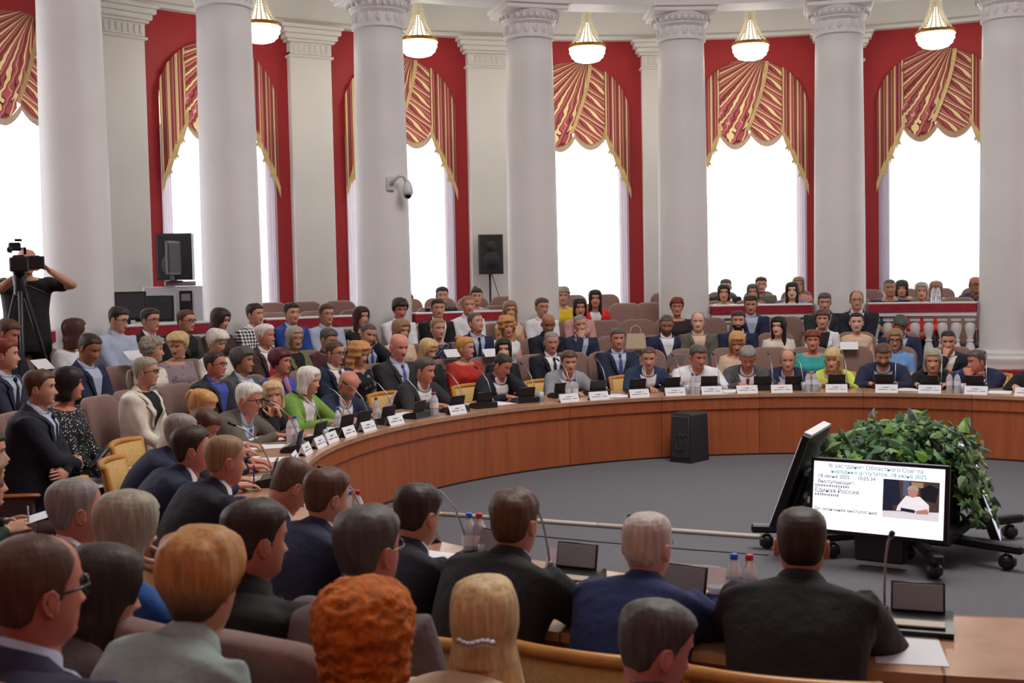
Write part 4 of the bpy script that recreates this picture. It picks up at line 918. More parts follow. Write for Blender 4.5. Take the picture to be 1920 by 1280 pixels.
person(1016, 576, '3', 26, 'short', 'br', ('W', 'white'), 'young man with glasses before the middle column', 'lap', glasses='l')
person(1087, 576, '3', 8, 'bob', '2a1a14', ('J', 'pink', 'cream'), 'woman with dark bob in pale pink jacket', 'lap', fem=True, nod=6)
person(1269, 575, '3', 4, 'pixie', 'rd', ('B', '2c1c22', None), 'red haired woman with glasses in dark blouse', 'lap', fem=True, glasses='l', fat=1.25)
person(1408, 570, '3', 0, 'short', 'db', S('navy', 'lbl'), 'man in navy jacket with open pale blue shirt', 'lap', nod=10)
person(1546, 566, '3', 4, 'short', 'dg', S('char', 'gray'), 'grey haired man in black suit, back tier', 'lap', nod=8, fat=1.2)
person(1606, 563, '3', 6, 'side', 'dg', S('dnavy', 'white', 'dnavy'), 'balding man in dark suit and tie before right column', 'lap', glasses='l', fat=1.3)
# gallery behind the columns
person(1055, 555, 'G0', 8, 'curls', 'ab', ('B', 'yellow', None), 'woman in bright yellow top in the gallery opening', 'lap', fem=True)
person(1116, 560, 'G0', 4, 'long', '231512', ('J', 'scarlet', 'white'), 'woman in red jacket with white trousers, legs crossed', 'lap', fem=True, legs='cream', extra='crossed')
person(829, 554, 'G1', 8, 'short', 'bk', ('W', 'dnavy'), 'black haired young man behind the crimson rail', 'lap')
person(763, 566, 'G1', 20, 'short', 'bk', ('W', 'dnavy'), 'dark head peeping beside the dome camera column', 'lap', nod=10)
person(893, 556, 'G1', 10, 'bun', 'bk', ('B', 'gray', None), 'girl with black topknot behind the rail', 'lap', fem=True)
person(1357, 549, 'G1', 2, 'bob', 'bk', ('B', 'cream', None), 'woman with short black hair in gallery under window', 'lap', fem=True)
person(1361, 538, 'G2', 2, 'short', 'dg', S('dnavy'), 'man behind the short haired gallery woman', 'lap')
person(1412, 548, 'G1', -5, 'bob', 'dg', ('B', 'gray', None), 'woman with grey brown bob in the gallery', 'lap', fem=True)
person(1427, 534, 'G2', 5, 'short', 'db', ('W', 'tag'), 'person in khaki shirt on the back gallery row', 'lap')
person(1485, 545, 'G1', 0, 'long', 'bk', ('B', 'sky', None), 'long black haired woman in sky blue gallery top', 'lap', fem=True, skin='p')
person(1497, 534, 'G2', 0, 'bob', 'lb', ('B', 'pink', None), 'fair person behind the sky blue gallery woman', 'lap', fem=True)
person(1668, 540, 'G1', 6, 'crop', 'dg', ('T', '1d2a50'), 'heavy man in dark blue polo in the gallery', 'lap', fat=1.3, skin='t')
person(1691, 541, 'G2', 0, 'bobbangs', 'db', ('B', 'beige', None), 'woman with dark fringe beside the polo man', 'lap', fem=True)
person(1728, 546, 'G1', 0, 'bob', 'ab', ('B', 'scarlet', None), 'woman with grey blonde hair in red top and black trousers', 'lap', fem=True, fat=1.2, legs='black')
person(1755, 543, 'G2', 0, 'bobbangs', 'lb', ('B', 'beige', None), 'brown haired woman behind the two bottles on rail', 'lap', fem=True)
person(1829, 534, 'G2', 20, 'fringe', 'dg', ('W', 'mid'), 'bald man with glasses beside the rightmost column', 'lap', glasses='d', skin='t')
# cameraman, standing
person(50, 490, 'G1', 20, 'none', 'bk', ('T', '121214'), 'bald cameraman in black t-shirt standing behind his camera', 'cam', d=10.75, base=.49, standing=True, nod=8, legs='121216', fat=1.15, bodyhd=15)
# ---------------------------------------------------------------- seats
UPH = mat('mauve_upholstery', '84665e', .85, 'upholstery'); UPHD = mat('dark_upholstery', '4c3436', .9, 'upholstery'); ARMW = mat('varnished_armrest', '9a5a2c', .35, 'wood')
def rrect(w, h, r, n=7, low=True):   # outline of a seat back: rounded top corners
    pts = [(-w/2, 0), (w/2, 0)]
    for c, a0 in (((w/2-r, h-r), 0), ((-w/2+r, h-r), PI/2)):
        for k in range(n): a = a0+PI/2*k/(n-1); pts.append((c[0]+r*math.cos(a), c[1]+r*math.sin(a)))
    return np.array(pts)
def theatre_seat():
    root = empty('theatre_seat'); w, h = .46, .74
    o0 = rrect(w, h, .125); rings = []
    for dy, sc in ((-.052, .86), (-.045, .95), (-.03, 1.0), (.015, 1.0), (.033, .96), (.043, .86), (.046, .5)):
        cpt = np.array([0, h*.5]); q = cpt+(o0-cpt)*[sc, 1-(1-sc)*w/h]
        y = dy-.03*np.cos(q[:, 0]/w*PI)*0+(.035*(q[:, 0]/(w/2))**2)
        P = np.stack([q[:, 0], y, q[:, 1]], 1); P = P@rotx(math.radians(11)).T+np.array([0, -.205, .345]); rings.append(P)
    b = MB(); b.loft(rings[::-1]); b.obj('backrest', UPH, root)
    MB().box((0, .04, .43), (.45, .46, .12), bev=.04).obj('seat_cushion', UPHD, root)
    for sx in (-1, 1):
        a = MB(); pts = [(sx*.236, -.20, .655), (sx*.236, .0, .665), (sx*.236, .14, .66), (sx*.236, .17, .645)]
        a.box((sx*.236, -.02, .655), (.05, .36, .028), bev=.012); a.obj('armrest', ARMW, root, smooth='auto')
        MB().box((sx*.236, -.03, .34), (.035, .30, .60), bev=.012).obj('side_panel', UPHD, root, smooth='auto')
    return root
SEAT = theatre_seat(); seat_used = [False]
def put_seat(R, deg, z, label):
    o = SEAT if not seat_used[0] else copy_tree(SEAT); seat_used[0] = True
    p = polar(R, deg, z); o.location = p; o.rotation_euler = (0, 0, face_center(p)); tag(o, label, 'seat', 'mauve theatre seats in rings'); return o
PALE = mat('cream_upholstery', 'c79f5e', .8, 'upholstery'); BEECH = mat('varnished_beech', 'c08440', .28, 'wood', gs=(9, 9, 2))
def wood_chair():
    root = empty('wooden_armchair')
    xs = np.linspace(-1, 1, 15)
    yb = lambda x, z: -.23-.16*(z-.46)+.07*x*x
    pn = MB(); rings = []
    for x in xs:
        X = x*.225; r = []
        for z, dy in ((.50, -.012), (.50, .012), (.66, .022), (.815, .014), (.815, -.012), (.66, -.016)): r.append((X*(1+.16*(z-.5)), yb(x, z)+dy, z))
        rings.append(r)
    pn.loft(rings); pn.obj('backrest', PALE, root)
    t = MB(); t.tube([(x*.262, yb(x, .835)-.004, .836-.012*x*x) for x in xs], .021, 10); t.obj('top_rail', BEECH, root)
    for sx in (-1, 1):
        MB().tube([(sx*.222, -.16, .02), (sx*.228, -.155, .44), (sx*.238, yb(sx, .62), .62), (sx*.258, yb(sx, .83), .83)], [.016, .02, .02, .018], 8).obj('back_post', BEECH, root)
        MB().tube([(sx*.215, .20, .02), (sx*.22, .20, .44), (sx*.235, .19, .64)], [.015, .019, .017], 8).obj('leg', BEECH, root)
        MB().tube([(sx*.24, yb(sx, .65)+.01, .66), (sx*.252, 0, .67), (sx*.24, .21, .655)], [.017, .021, .018], 8).obj('armrest', BEECH, root)
    MB().box((0, .0, .455), (.45, .44, .07), bev=.03).obj('seat', PALE, root)
    MB().box((0, .0, .405), (.44, .42, .04), bev=.008).obj('seat_frame', BEECH, root)
    return root
WCH = wood_chair(); wused = [False]
rows = {}
short = lambda L_: L_.replace(', back turned', '').replace(', seen from behind', '')
for P in PEOPLE:
    if P['standing']: continue
    k = P['row']; k = 'T' if k == 'T' else k
    if k == 'T':
        o = WCH if not wused[0] else copy_tree(WCH); wused[0] = True
        q = polar(P['R']+.04, P['ang'], 0); o.location = q; o.rotation_euler = (0, 0, face_center(q))
        tag(o, 'beech armchair used by '+short(P['label']), 'chair', 'beech armchairs around the table')
    else:
        put_seat(P['R']+.05, P['ang'], P['fz'], 'mauve seat under '+short(P['label'])); rows.setdefault(k, []).append(P)
ROWS_R = {'1': 5.62, '2': 6.44, '3': 7.12, 'G0': 8.1, 'G1': 8.52, 'G2': 9.35}
def fill(k, a0, a1, pitch=.49, skip=()):
    Rr = ROWS_R[k]; fz = floor_z(Rr-.1); ps = sorted([p['ang'] % 360 for p in rows.get(k, [])]); lab = {round(p['ang'] % 360, 6): p['label'] for p in rows.get(k, [])}
    pa = math.degrees(pitch/Rr); pts = [a0-pa*.5]+[a for a in ps if a0-pa*.4 < a < a1+pa*.4]+[a1+pa*.5]
    for q, (a, b) in enumerate(zip(pts[:-1], pts[1:])):
        g = (b-a)/pa; n = int(round(g))-1
        for j in range(n):
            aa = a+(b-a)*(j+1)/(n+1)
            near = min(ps, key=lambda x: abs(x-aa)) if ps else None
            side = 'left' if near is not None and aa > near else 'right'; dist_ = int(round(abs(aa-near)/pa)) if near is not None else 1
            word = ('first', 'first', 'second', 'third', 'fourth', 'fifth', 'sixth', 'seventh', 'eighth', 'ninth', 'tenth', 'eleventh', 'twelfth', 'thirteenth', 'fourteenth', 'fifteenth', 'sixteenth', 'seventeenth')[min(dist_, 17)]
            put_seat(Rr, aa, fz, 'empty seat, %s %s of %s' % (word, side, short(lab[round(near, 6)])) if near is not None else 'empty mauve seat on the ring of tiers')
fill('1', 62, 186); fill('2', 68, 178); fill('3', 74, 165); fill('1', 203, 252, .60); fill('2', 226, 246, .62)
fill('G1', 62, 88); fill('G2', 62, 92); fill('G1', 106, 130); fill('G2', 95, 130)
for x, y, R, w in ((1180, 562, 8.1, 'right of the woman in red jacket'), (1228, 566, 8.1, 'touching the column at centre right')):
    p = on_cyl(x, y, R); put_seat(R, ang_of(p), .49, 'empty mauve seat in the gallery opening, '+w)
# ---------------------------------------------------------------- ring table
def rin(a):   # the near side of the ring is flattened a little
    a = a % 360; k = max(0, min(1, (a-243)/8))*max(0, min(1, (325-a)/8)); return .22*k*k*(3-2*k)
TOPW = mat('table_top_veneer', 'ad8468', .24, 'panel', gs=(5, 5, 5), spec=.5); PANW = mat('table_front_veneer', '9a5432', .38, 'panel'); DARK = mat('dark_underside', '2a1c18', .7)
tb = MB().sector(3.80, 4.62, .712, .745, 0, 360, 180, CC, rf=rin)
tbl = MB().sector(3.80, 4.62, .712, .745, 0, 360, 180, rf=rin).obj('conference_table', TOPW, smooth='auto', loc=(CX, CY, 0)); tag(tbl, 'great ring shaped conference table with reddish wood front panels', 'table')
MB().sector(3.815, 3.85, .60, .712, 0, 360, 180, rf=rin).obj('apron', PANW, tbl, smooth='auto')
MB().sector(3.83, 3.86, .134, .60, 0, 360, 180, rf=rin).obj('front_panel', PANW, tbl, smooth='auto')
MB().sector(3.828, 3.865, .134, .15, 0, 360, 180, rf=rin).obj('skirting', DARK, tbl, smooth='auto')
MB().sector(4.50, 4.60, .66, .712, 0, 360, 180).obj('outer_edge', PANW, tbl, smooth='auto')
for k in range(24):
    q = polar(4.25, k*15+6, 0)-np.array([CX, CY, 0]); m_ = MB().box((0, 0, .356), (.62, .03, .71), rotz(math.radians(k*15+6))); m_.obj('leg', PANW, tbl, smooth=False, loc=q)
# ---------------------------------------------------------------- things on the table
TP = [P for P in PEOPLE if P['row'] == 'T']
def nearest(p, pool=None): return min(pool or TP, key=lambda P: np.hypot(P['pos'][0]-p[0], P['pos'][1]-p[1]))
BLK = mat('black_plastic', '1b1b1e', .35); DGR = mat('grey_plastic', '5e5e60', .4); SCRN = mat('console_display', '8c8f94', .8, spec=.05); METL = mat('brushed_metal', '9a9a9c', .3, metal=.9)
PAPER = mat('white_paper', 'dcdce2', .8); INK = mat('printed_ink', '4a4a58', .8); BEIGE = mat('console_keys', 'b4aa98', .5)
def console():
    root = empty('microphone_console')
    b = MB(); b.loft([[(x, y, z) for y, z in ((-.075, 0), (-.085, .022), (-.03, .045), (.05, .06), (.075, .05), (.08, 0))] for x in (-.115, -.108, .108, .115)]); b.obj('console_body', BLK, root, smooth='auto')
    MB().box((0, -.055, .040), (.18, .035, .006), rotx(.30), .002).obj('key_strip', BEIGE, root, smooth=False)
    dsp = MB().box((.005, .045, .102), (.172, .010, .098), rotx(-.25), .003).obj('display', BLK, root, smooth='auto')
    MB().box((.005, .038, .103), (.158, .006, .086), rotx(-.25), .001).obj('display_face', SCRN, root, smooth=False)
    s = MB(); pts = [(-.10, .02, .05), (-.10, .0, .13), (-.095, -.05, .24), (-.085, -.13, .32), (-.075, -.19, .35)]
    s.tube(pts, .0042, 7); s.tube([pts[0], (-.10, .018, .07)], .012, 8); gn = s.obj('gooseneck', METL, root)
    MB().tube([(-.075, -.185, .348), (-.07, -.225, .368)], [.009, .010], 8).obj('microphone_head', BLK, gn)
    return root
def place(root_fn, store={}):
    if root_fn not in store: store[root_fn] = root_fn(); return store[root_fn]
    return copy_tree(store[root_fn])
CONS = [(853, 772), (905, 764), (985, 754), (1048, 744), (1113, 739), (1190, 735), (1258, 733), (1330, 731), (1430, 731), (1487, 731), (1569, 728), (1660, 727), (1745, 730), (1829, 731), (572, 845), (605, 828), (655, 812), (690, 804), (733, 794), (797, 784), (1072, 1094), (1290, 1128), (1718, 1182), (700, 1020), (560, 905), (900, 1062)]
cons_count = {}
def towards_out(p, d=0): return face_center(p)
for x, y in CONS:
    p = on_plane(x, y, .745); P = nearest(p); i = cons_count.get(P['label'], 0); cons_count[P['label']] = i+1
    o = place(console); 
    R_ = min(max(rad_of(p), 4.02 if (ang_of(p) % 360) < 240 else 4.2), 4.3); q = polar(R_, ang_of(p), .745)
    o.location = q; o.rotation_euler = (0, 0, face_center(q)+.12*((x*7) % 5-2)/2)
    tag(o, ('black console before ' if i == 0 else 'second console beside ')+short(P['label']), 'microphone', 'microphone consoles on the ring table')
def card():
    r = MB(); r.loft([[(x, y, z) for y, z in ((-.033, 0), (-.031, 0), (0, .074), (.031, 0), (.033, 0), (0, .0775))] for x in (-.105, .105)]); r = r.obj('name_card', PAPER, smooth=False)
    t = MB(); random.seed(5)
    for row_, z, hh, x0 in ((0, .050, .008, -.045), (1, .030, .006, -.08)):
        x = x0
        while x < -x0:
            wl = random.uniform(.006, .010)
            if random.random() < .88:
                yy = .033*(1-z/.0775)+.0012; t.box((x, yy, z), (wl*.75, .0006, hh), rotx(.40))
            x += wl
    t.obj('lettering', INK, r, smooth=False); return r
CARDS = [(572, 868), (596, 851), (622, 838), (648, 829), (672, 818), (708, 808), (750, 796), (862, 776), (1061, 752), (1118, 748), (1193, 743), (1266, 741), (1336, 739), (1404, 738), (1470, 738), (1570, 737), (1662, 737), (1741, 739), (1826, 741), (1917, 745)]
cc = {}
NEARC = [(832, 1004), (1107, 1051), (1318, 1083), (1362, 1093)]
for x, y in CARDS+NEARC:
    p = on_plane(x, y, .745); far_ = y < 900
    q = polar(3.90 if far_ else 3.84+rin(ang_of(p)), ang_of(p), .745); P = nearest(p); i = cc.get(P['label'], 0); cc[P['label']] = i+1
    o = place(card); o.location = q; o.rotation_euler = (0, 0, face_center(q))
    tag(o, ('name card before ' if i == 0 else 'extra name card near ')+short(P['label']) if i < 2 else 'name card, %s of the row near ' % ('third', 'fourth', 'fifth')[min(2, i-2)]+short(P['label']), 'name card', 'name cards along the table edge')
WATER = mat('clear_bottle', 'e4ebf4', .08, trans=.6); BLUEC = mat('blue_cap', '2468c8', .4); REDC = mat('red_cap', 'c02430', .4); LABW = mat('bottle_label', 'd4d8e4', .5); LABR = mat('bottle_label_pink', 'dcc8cc', .5)
def bottle(cap, lab):
    r = MB().lathe([(.001, .002), (.028, .0), (.031, .008), (.031, .05), (.029, .06), (.031, .07), (.031, .125), (.026, .15), (.014, .175), (.012, .18), (.012, .192)], 18).obj('water_bottle', WATER)
    MB().lathe([(.0145, .186), (.0145, .203), (.013, .206)], 14).obj('cap', cap, r); MB().lathe([(.0318, .072), (.0318, .118)], 18, cap=False).obj('label_band', lab, r)
    return r
b_blue = lambda: bottle(BLUEC, LABW); b_red = lambda: bottle(REDC, LABR)
BOT = [(821, 780, 'r'), (831, 780, 'b'), (1066, 750, 'r'), (1084, 751, 'b'), (1299, 738, 'r'), (1307, 738, 'b'), (1521, 738, 'b'), (1533, 738, 'b'), (1775, 740, 'r'), (1788, 741, 'b'), (634, 812, 'b'), (706, 790, 'r'), (545, 832, 'r'), (554, 831, 'b'), (656, 1000, 'b'), (672, 1000, 'r'), (881, 1052, 'b'), (900, 1053, 'r'), (1377, 1146, 'b'), (1406, 1148, 'r')]
bc = {}
for x, y, c in BOT:
    p = on_plane(x, y, .745); P = nearest(p); key = (P['label'], c); i = bc.get(key, 0); bc[key] = i+1
    if rad_of(p) < 3.95: p = polar(3.97, ang_of(p), .745)
    o = place(b_blue if c == 'b' else b_red); o.location = p
    tag(o, ('blue' if c == 'b' else 'red')+'-capped bottle '+('number two ' if i else '')+'near '+short(P['label']), 'bottle', 'water bottles on the table')
GLS = mat('drinking_glass', 'eaf0f6', .05, trans=.6)
def tumbler():
    return MB().lathe([(.001, .002), (.028, .0), (.034, .09), (.0325, .09), (.027, .006), (.001, .006)], 18, cap=False).obj('drinking_glass', GLS)
tgc = {}
for x, y in [(1362, 1148), (1346, 1146), (1014, 752), (1515, 738), (1797, 741), (608, 826), (562, 832), (716, 790), (840, 780), (1288, 738), (910, 1056), (640, 1000), (1540, 739), (690, 1003)]:
    p = on_plane(x, y, .745); P = nearest(p); i = tgc.get(P['label'], 0); tgc[P['label']] = i+1
    o = place(tumbler); o.location = p if rad_of(p) > 3.95 else polar(4.0, ang_of(p), .745); tag(o, ('second ' if i else '')+'drinking glass near '+short(P['label']), 'glass', 'drinking glasses on the table')
def sheet(name, p, yaw, w=.21, l=.297, tilt=(0, 0), label='', mt=None, n=1, cat='paper', group=None):
    m_ = MB().box((0, 0, .001*n), (w, l, .0018*n), bev=.0004)
    o = m_.obj(name, mt or PAPER, smooth=False, loc=p); o.rotation_euler = (tilt[0], tilt[1], yaw); return tag(o, label, cat, group)
pcnt = {}
for x, y, yw in ((1702, 1218, .1), (1040, 1130, .3), (1140, 1130, -.2), (850, 1035, .4), (560, 945, .7), (470, 900, .5), (440, 860, -.2), (430, 838, .4), (520, 862, .5), (500, 838, 1.1), (585, 818, .6), (640, 803, .7), (700, 786, .3), (770, 776, .2), (880, 760, .1), (935, 756, .1), (1145, 742, 0), (1372, 733, .1), (1705, 730, 0), (1875, 735, .2), (1160, 742, .3), (460, 823, .2)):
    p = on_plane(x, y, .7455); P = nearest(p); i = pcnt.get(P['label'], 0); pcnt[P['label']] = i+1
    R_ = min(max(rad_of(p), 4.08), 4.45); q = polar(R_, ang_of(p), .7455+.0005*i)
    sheet('paper_sheet', q, face_center(q)+yw*.5, label=('second ' if i == 1 else 'third ' if i == 2 else 'further ' if i > 2 else '')+'paper sheet beside '+short(P['label']), group='papers on the table')
# papers and things people hold
def held(px, py, who, w=.21, l=.297, up=.12, tilt=.6, mt=None, name='paper_sheet', lab='sheet of paper', cat='paper'):
    P = next(p for p in PEOPLE if p['label'].startswith(who)); S_, E_, Wr = P['arms'][1]; S2, E2, Wl = P['arms'][-1]
    c = (Wr+Wl)/2+np.array([0, .13, .03]); c = rotz(P['yaw'])@c+P['pos']
    return sheet(name, c, P['yaw'], w, l, (tilt, 0), lab+' held by '+short(P['label']), mt, cat=cat)
for who in ('greying bearded', 'white haired old', 'woman with glasses and ash', 'blonde woman in black blouse', 'woman with curly ash', 'woman with strawberry', 'dark haired man in navy jacket', 'person with cream sleeves', 'woman with black bob', 'person in dark green'):
    held(0, 0, who, lab='white sheet', tilt=.25 if 'bearded' not in who else .9)
held(0, 0, 'woman with long dark hair', mt=mat('grey_folder', '6a6a72', .6), name='folder', lab='grey folder', cat='folder', tilt=.9)
held(0, 0, 'woman in red jacket', mt=BLK, name='tablet', lab='dark tablet', cat='tablet', tilt=.2)
P = next(p for p in PEOPLE if p['label'].startswith('grey haired man in charcoal')); q = on_plane(735, 772, .80); sheet('paper_sheet', polar(4.25, ang_of(q), .83), P['yaw']+.5, label='white sheet raised by grey haired man in charcoal suit', tilt=(1.0, .2))
P = next(p for p in PEOPLE if p['label'].startswith('man in dark suit with folded')); 
c = rotz(P['yaw'])@np.array([-.02, .40, .84])+P['pos']; t_ = MB().box((0, 0, 0), (.24, .012, .17), bev=.004).obj('tablet', BLK, loc=c); t_.rotation_euler = (-.7, 0, P['yaw']+.3); tag(t_, 'black tablet standing on the knee of man with folded arms', 'tablet')
P = next(p for p in PEOPLE if p['label'].startswith('woman with straight dark')); c = rotz(P['yaw'])@np.array([.03, .38, .80])+P['pos']
ph = MB().box((0, 0, 0), (.072, .009, .145), bev=.006).obj('mobile_phone', BLK, smooth=False, loc=c); ph.rotation_euler = (-.9, 0, P['yaw']); tag(ph, 'lit mobile phone in the hands of the woman with straight dark hair', 'phone')
MB().box((0, -.0055, 0), (.064, .001, .132)).obj('lit_display', mat('phone_glow', 'b4d0e8', .3, emit=.8), ph, smooth=False)
# papers resting on empty seat backs
for x, y, R, w in ((1592, 648, 5.85, 'behind the lime green jacket'), (252, 666, 6.6, 'left of the curly ash haired woman'), (80, 683, 6.6, 'at left below the cameraman'), (850, 662, 5.8, 'left of the red dress'), (922, 661, 5.8, 'right of the red dress')):
    p = on_cyl(x, y, R); sheet('paper_sheet', p, face_center(p), .2, .12, (-.75, 0), 'white note lying on a seat back '+w)
# handbag on the seat
p = on_cyl(1192, 640, 5.88); hb_ = MB(); hb_.loft([[(x*(.12-.02*z/.18), y*(.05-.02*z/.18), z) for x, y in ((-1, -1), (1, -1), (1, 1), (-1, 1))] for z in (0, .03, .1, .17)]); hbo = hb_.obj('handbag', mat('beige_leather', 'b8a68c', .5), smooth=False, loc=(p[0], p[1], p[2]-.08)); tag(hbo, 'beige handbag set on a seat top left of the greying bearded man', 'handbag')
MB().tube([(-.07, 0, .15), (-.05, 0, .24), (0, 0, .27), (.05, 0, .24), (.07, 0, .15)], .006, 6).obj('handle', mat('beige_leather', 'b8a68c', .5), hbo)
# ---------------------------------------------------------------- loudspeakers, camera, desk
SPK = mat('speaker_grille', '1f2024', .6, 'upholstery'); CAB_ = mat('speaker_cabinet', '232428', .5)
def loudspeaker(name, w, dp, h, loc, rz, label, tilt=0, logo=False):
    r = MB(); r.loft([[(x*w/2*(1 if y > 0 else .8), y*dp/2, z) for x, y in ((-1, -1), (1, -1), (1, 1), (-1, 1))] for z in (0, .012, h-.012, h)])
    o = r.obj(name, CAB_, smooth=False, loc=loc); o.rotation_euler = (tilt, 0, rz); tag(o, label, 'loudspeaker')
    MB().box((0, dp/2+.006, h/2+.01), (w*.94, .014, h*.92), bev=.006).obj('grille', SPK, o, smooth='auto')
    MB().tube([(0, dp/2+.012, h*.70), (0, dp/2+.016, h*.70)], w*.22, 24, dome=False).obj('tweeter', SPK, o); MB().tube([(0, dp/2+.012, h*.33), (0, dp/2+.016, h*.33)], w*.36, 28, dome=False).obj('woofer', SPK, o)
    return o
p = polar(9.8, 106.3, 0); dcam = math.atan2(-p[1], -p[0])-PI/2
sp_ = loudspeaker('loudspeaker', .355, .30, .57, (p[0], p[1], 2.0), dcam+.15, 'black loudspeaker on a stand against the white pilaster')
st = empty('speaker_stand', (p[0], p[1], .6), dcam, 'black tripod stand carrying the loudspeaker by the pilaster', 'speaker stand')
MB().tube([(0, 0, .25), (0, 0, 1.40)], .018, 10).obj('pole', BLK, st); MB().tube([(0, 0, .55), (0, 0, .68)], .032, 10).obj('collar', BLK, st)
for k in range(3):
    a = 2*PI*k/3+.4; MB().tube([(0, 0, .62), (.42*math.cos(a), .42*math.sin(a), .012)], .012, 8).obj('leg', BLK, st)
tag(MB().tube([(p[0]+.03, p[1]-.05, 2.0), (p[0]+.12, p[1]-.1, 1.7), (p[0]+.22, p[1]-.12, 1.2), (p[0]+.3, p[1]-.1, .62)], .006, 6).obj('speaker_cable', BLK), 'black cable hanging from the loudspeaker beside its stand', 'cable')
p = polar(9.25, 134, 0); q0 = on_cyl(334, 525, 9.25)
dcam = math.atan2(-q0[1], -q0[0])-PI/2
loudspeaker('loudspeaker', .42, .38, .56, (q0[0], q0[1], 1.99), dcam-.2, 'large black loudspeaker standing on the white cabinet before the window')
cabm = mat('white_laminate', 'c4c4c8', .4)
cb = MB().box((0, 0, .66), (.85, .5, 1.31), bev=.008).obj('media_cabinet', cabm, smooth=False, loc=(q0[0]+.05, q0[1]-.1, .6)); cb.rotation_euler = (0, 0, dcam); tag(cb, 'white media cabinet behind the balustrade left of the second column', 'cabinet')
MB().box((-.06, .256, .95), (.15, .012, .62), bev=.004).obj('rack_front', BLK, cb, smooth=False); MB().box((-.06, .264, 1.18), (.10, .01, .09), bev=.004).obj('rack_light_panel', METL, cb, smooth=False)
for x in (-.30, .20): MB().box((x, .256, .7), (.30, .01, 1.1), bev=.004).obj('door', cabm, cb, smooth=False)
ob_ = MB().box((0, 0, .03), (.36, .22, .055), bev=.008); q1 = on_cyl(338, 531, 9.0); o = ob_.obj('video_mixer', METL, smooth=False, loc=(q1[0], q1[1], 1.915)); o.rotation_euler = (0, 0, dcam); tag(o, 'flat grey device under the upright monitor on the cabinet', 'device')
def monitor(x, y, R, z, w, h, rz, label, mt=BLK, tilt=0):
    p = on_cyl(x, y, R); o = empty('monitor', (p[0], p[1], z), math.atan2(-p[1], -p[0])-PI/2+rz, label, 'monitor')
    MB().box((0, 0, h/2+.08), (w, .035, h), rotx(tilt), .008).obj('screen_housing', mt, o, smooth=False); MB().box((0, -.02, .06), (.05, .03, .12), bev=.004).obj('neck', BLK, o, smooth=False); MB().lathe([(.001, 0), (.11, 0), (.10, .012), (.02, .018)], 20).obj('foot', BLK, o)
    MB().box((0, .022, h/2+.08), (w*.9, .008, h*.86), rotx(tilt), .002).obj('back_shell', mat('monitor_shell', '2c2c30', .5), o, smooth=False)
monitor(326, 524, 8.9, 1.97, .30, .40, 1.05, 'slim monitor turned sideways in front of the large loudspeaker', DGR)
monitor(206, 585, 8.1, 1.46, .36, .26, .3, 'black monitor nearest the first column behind the crimson rail')
monitor(240, 582, 7.98, 1.49, .38, .30, .05, 'middle black monitor with rounded top behind the rail')
monitor(290, 585, 8.05, 1.46, .42, .28, -.25, 'black monitor right of the other two behind the rail')
p = on_cyl(255, 588, 8.15); dk = MB().box((0, 0, .47), (1.1, .55, .94), bev=.01).obj('control_desk', mat('dark_desk', '2e2a2e', .5), smooth=False, loc=(p[0], p[1], .49)); dk.rotation_euler = (0, 0, face_center(p)); tag(dk, 'dark control desk carrying the three black monitors', 'desk')
# dome camera on column 2
pc = polar(RC, PC+15, 0); dv = np.array([-pc[0], -pc[1], 0]); dv /= np.linalg.norm(dv); rt = np.array([-dv[1], dv[0], 0])*1.0
if rt[0] < 0: rt = -rt
Rm = np.stack([rt, dv, [0, 0, 1.]], 1); CW = mat('camera_white', 'c8c8cc', .35)
o = empty('dome_camera', pc+dv*.30+rt*.10+np.array([0, 0, 3.08]), math.atan2(rt[1], rt[0]), 'white dome surveillance camera mounted on the second full column', 'surveillance camera')
MB().box((0, -.01, 0), (.09, .05, .17), bev=.01).obj('mount_plate', CW, o, smooth=False)
MB().tube([(0, -.01, .0), (.04, .10*-1, .03), (.10, -.12, .08), (.16, -.10, .08), (.19, -.09, .02)], [.03, .024, .022, .022, .026], 10).obj('arm', CW, o)
MB().lathe([(.022, .03), (.04, .0), (.058, -.05), (.066, -.10), (.062, -.135), (.05, -.14)], 22, (.20, -.09, 0)).obj('housing', CW, o); MB().sphere((.20, -.09, -.14), (.048, .048, .05), 18, 12).obj('dome', mat('smoked_dome', '14141c', .1, spec=.8), o)
# tv camera and tripod
CAMP = next(p for p in PEOPLE if p['standing']); hd_ = CAMP['H']; fw = np.array([-hd_[0], -hd_[1], 0]); fw /= np.linalg.norm(fw)
cpz = ray(36, 497)*10.3; cpz = np.array([cpz[0], cpz[1], cpz[2]+CH])
o = empty('video_camera', cpz, math.atan2(fw[1], fw[0])-PI/2, 'black shoulder video camera on the tripod in front of the cameraman', 'video camera')
MB().box((0, -.02, 0), (.11, .34, .17), bev=.015).obj('camera_body', BLK, o, smooth=False); MB().tube([(0, .15, .0), (0, .21, 0), (0, .23, 0), (0, .33, 0)], [.045, .048, .055, .055], 20).obj('lens', BLK, o)
MB().box((0, .36, 0), (.15, .07, .12), bev=.01).obj('lens_hood', BLK, o, smooth=False); MB().tube([(-.05, .08, .10), (-.05, .18, .14), (-.02, .0, .14)], .012, 8).obj('handle', BLK, o)
MB().tube([(.07, .10, .12), (.07, .30, .13)], .022, 10).obj('shotgun_microphone', BLK, o); MB().box((-.13, .06, .02), (.15, .03, .11), bev=.008).obj('side_monitor', BLK, o, smooth=False); MB().tube([(-.09, -.02, .06), (-.16, .0, .06)], .024, 12).obj('viewfinder', BLK, o)
MB().box((.03, -.02, .16), (.10, .12, .07), bev=.01).obj('top_light', BLK, o, smooth=False); MB().box((.0, .03, .215), (.06, .10, .02), bev=.005).obj('receiver', BLK, o, smooth=False)
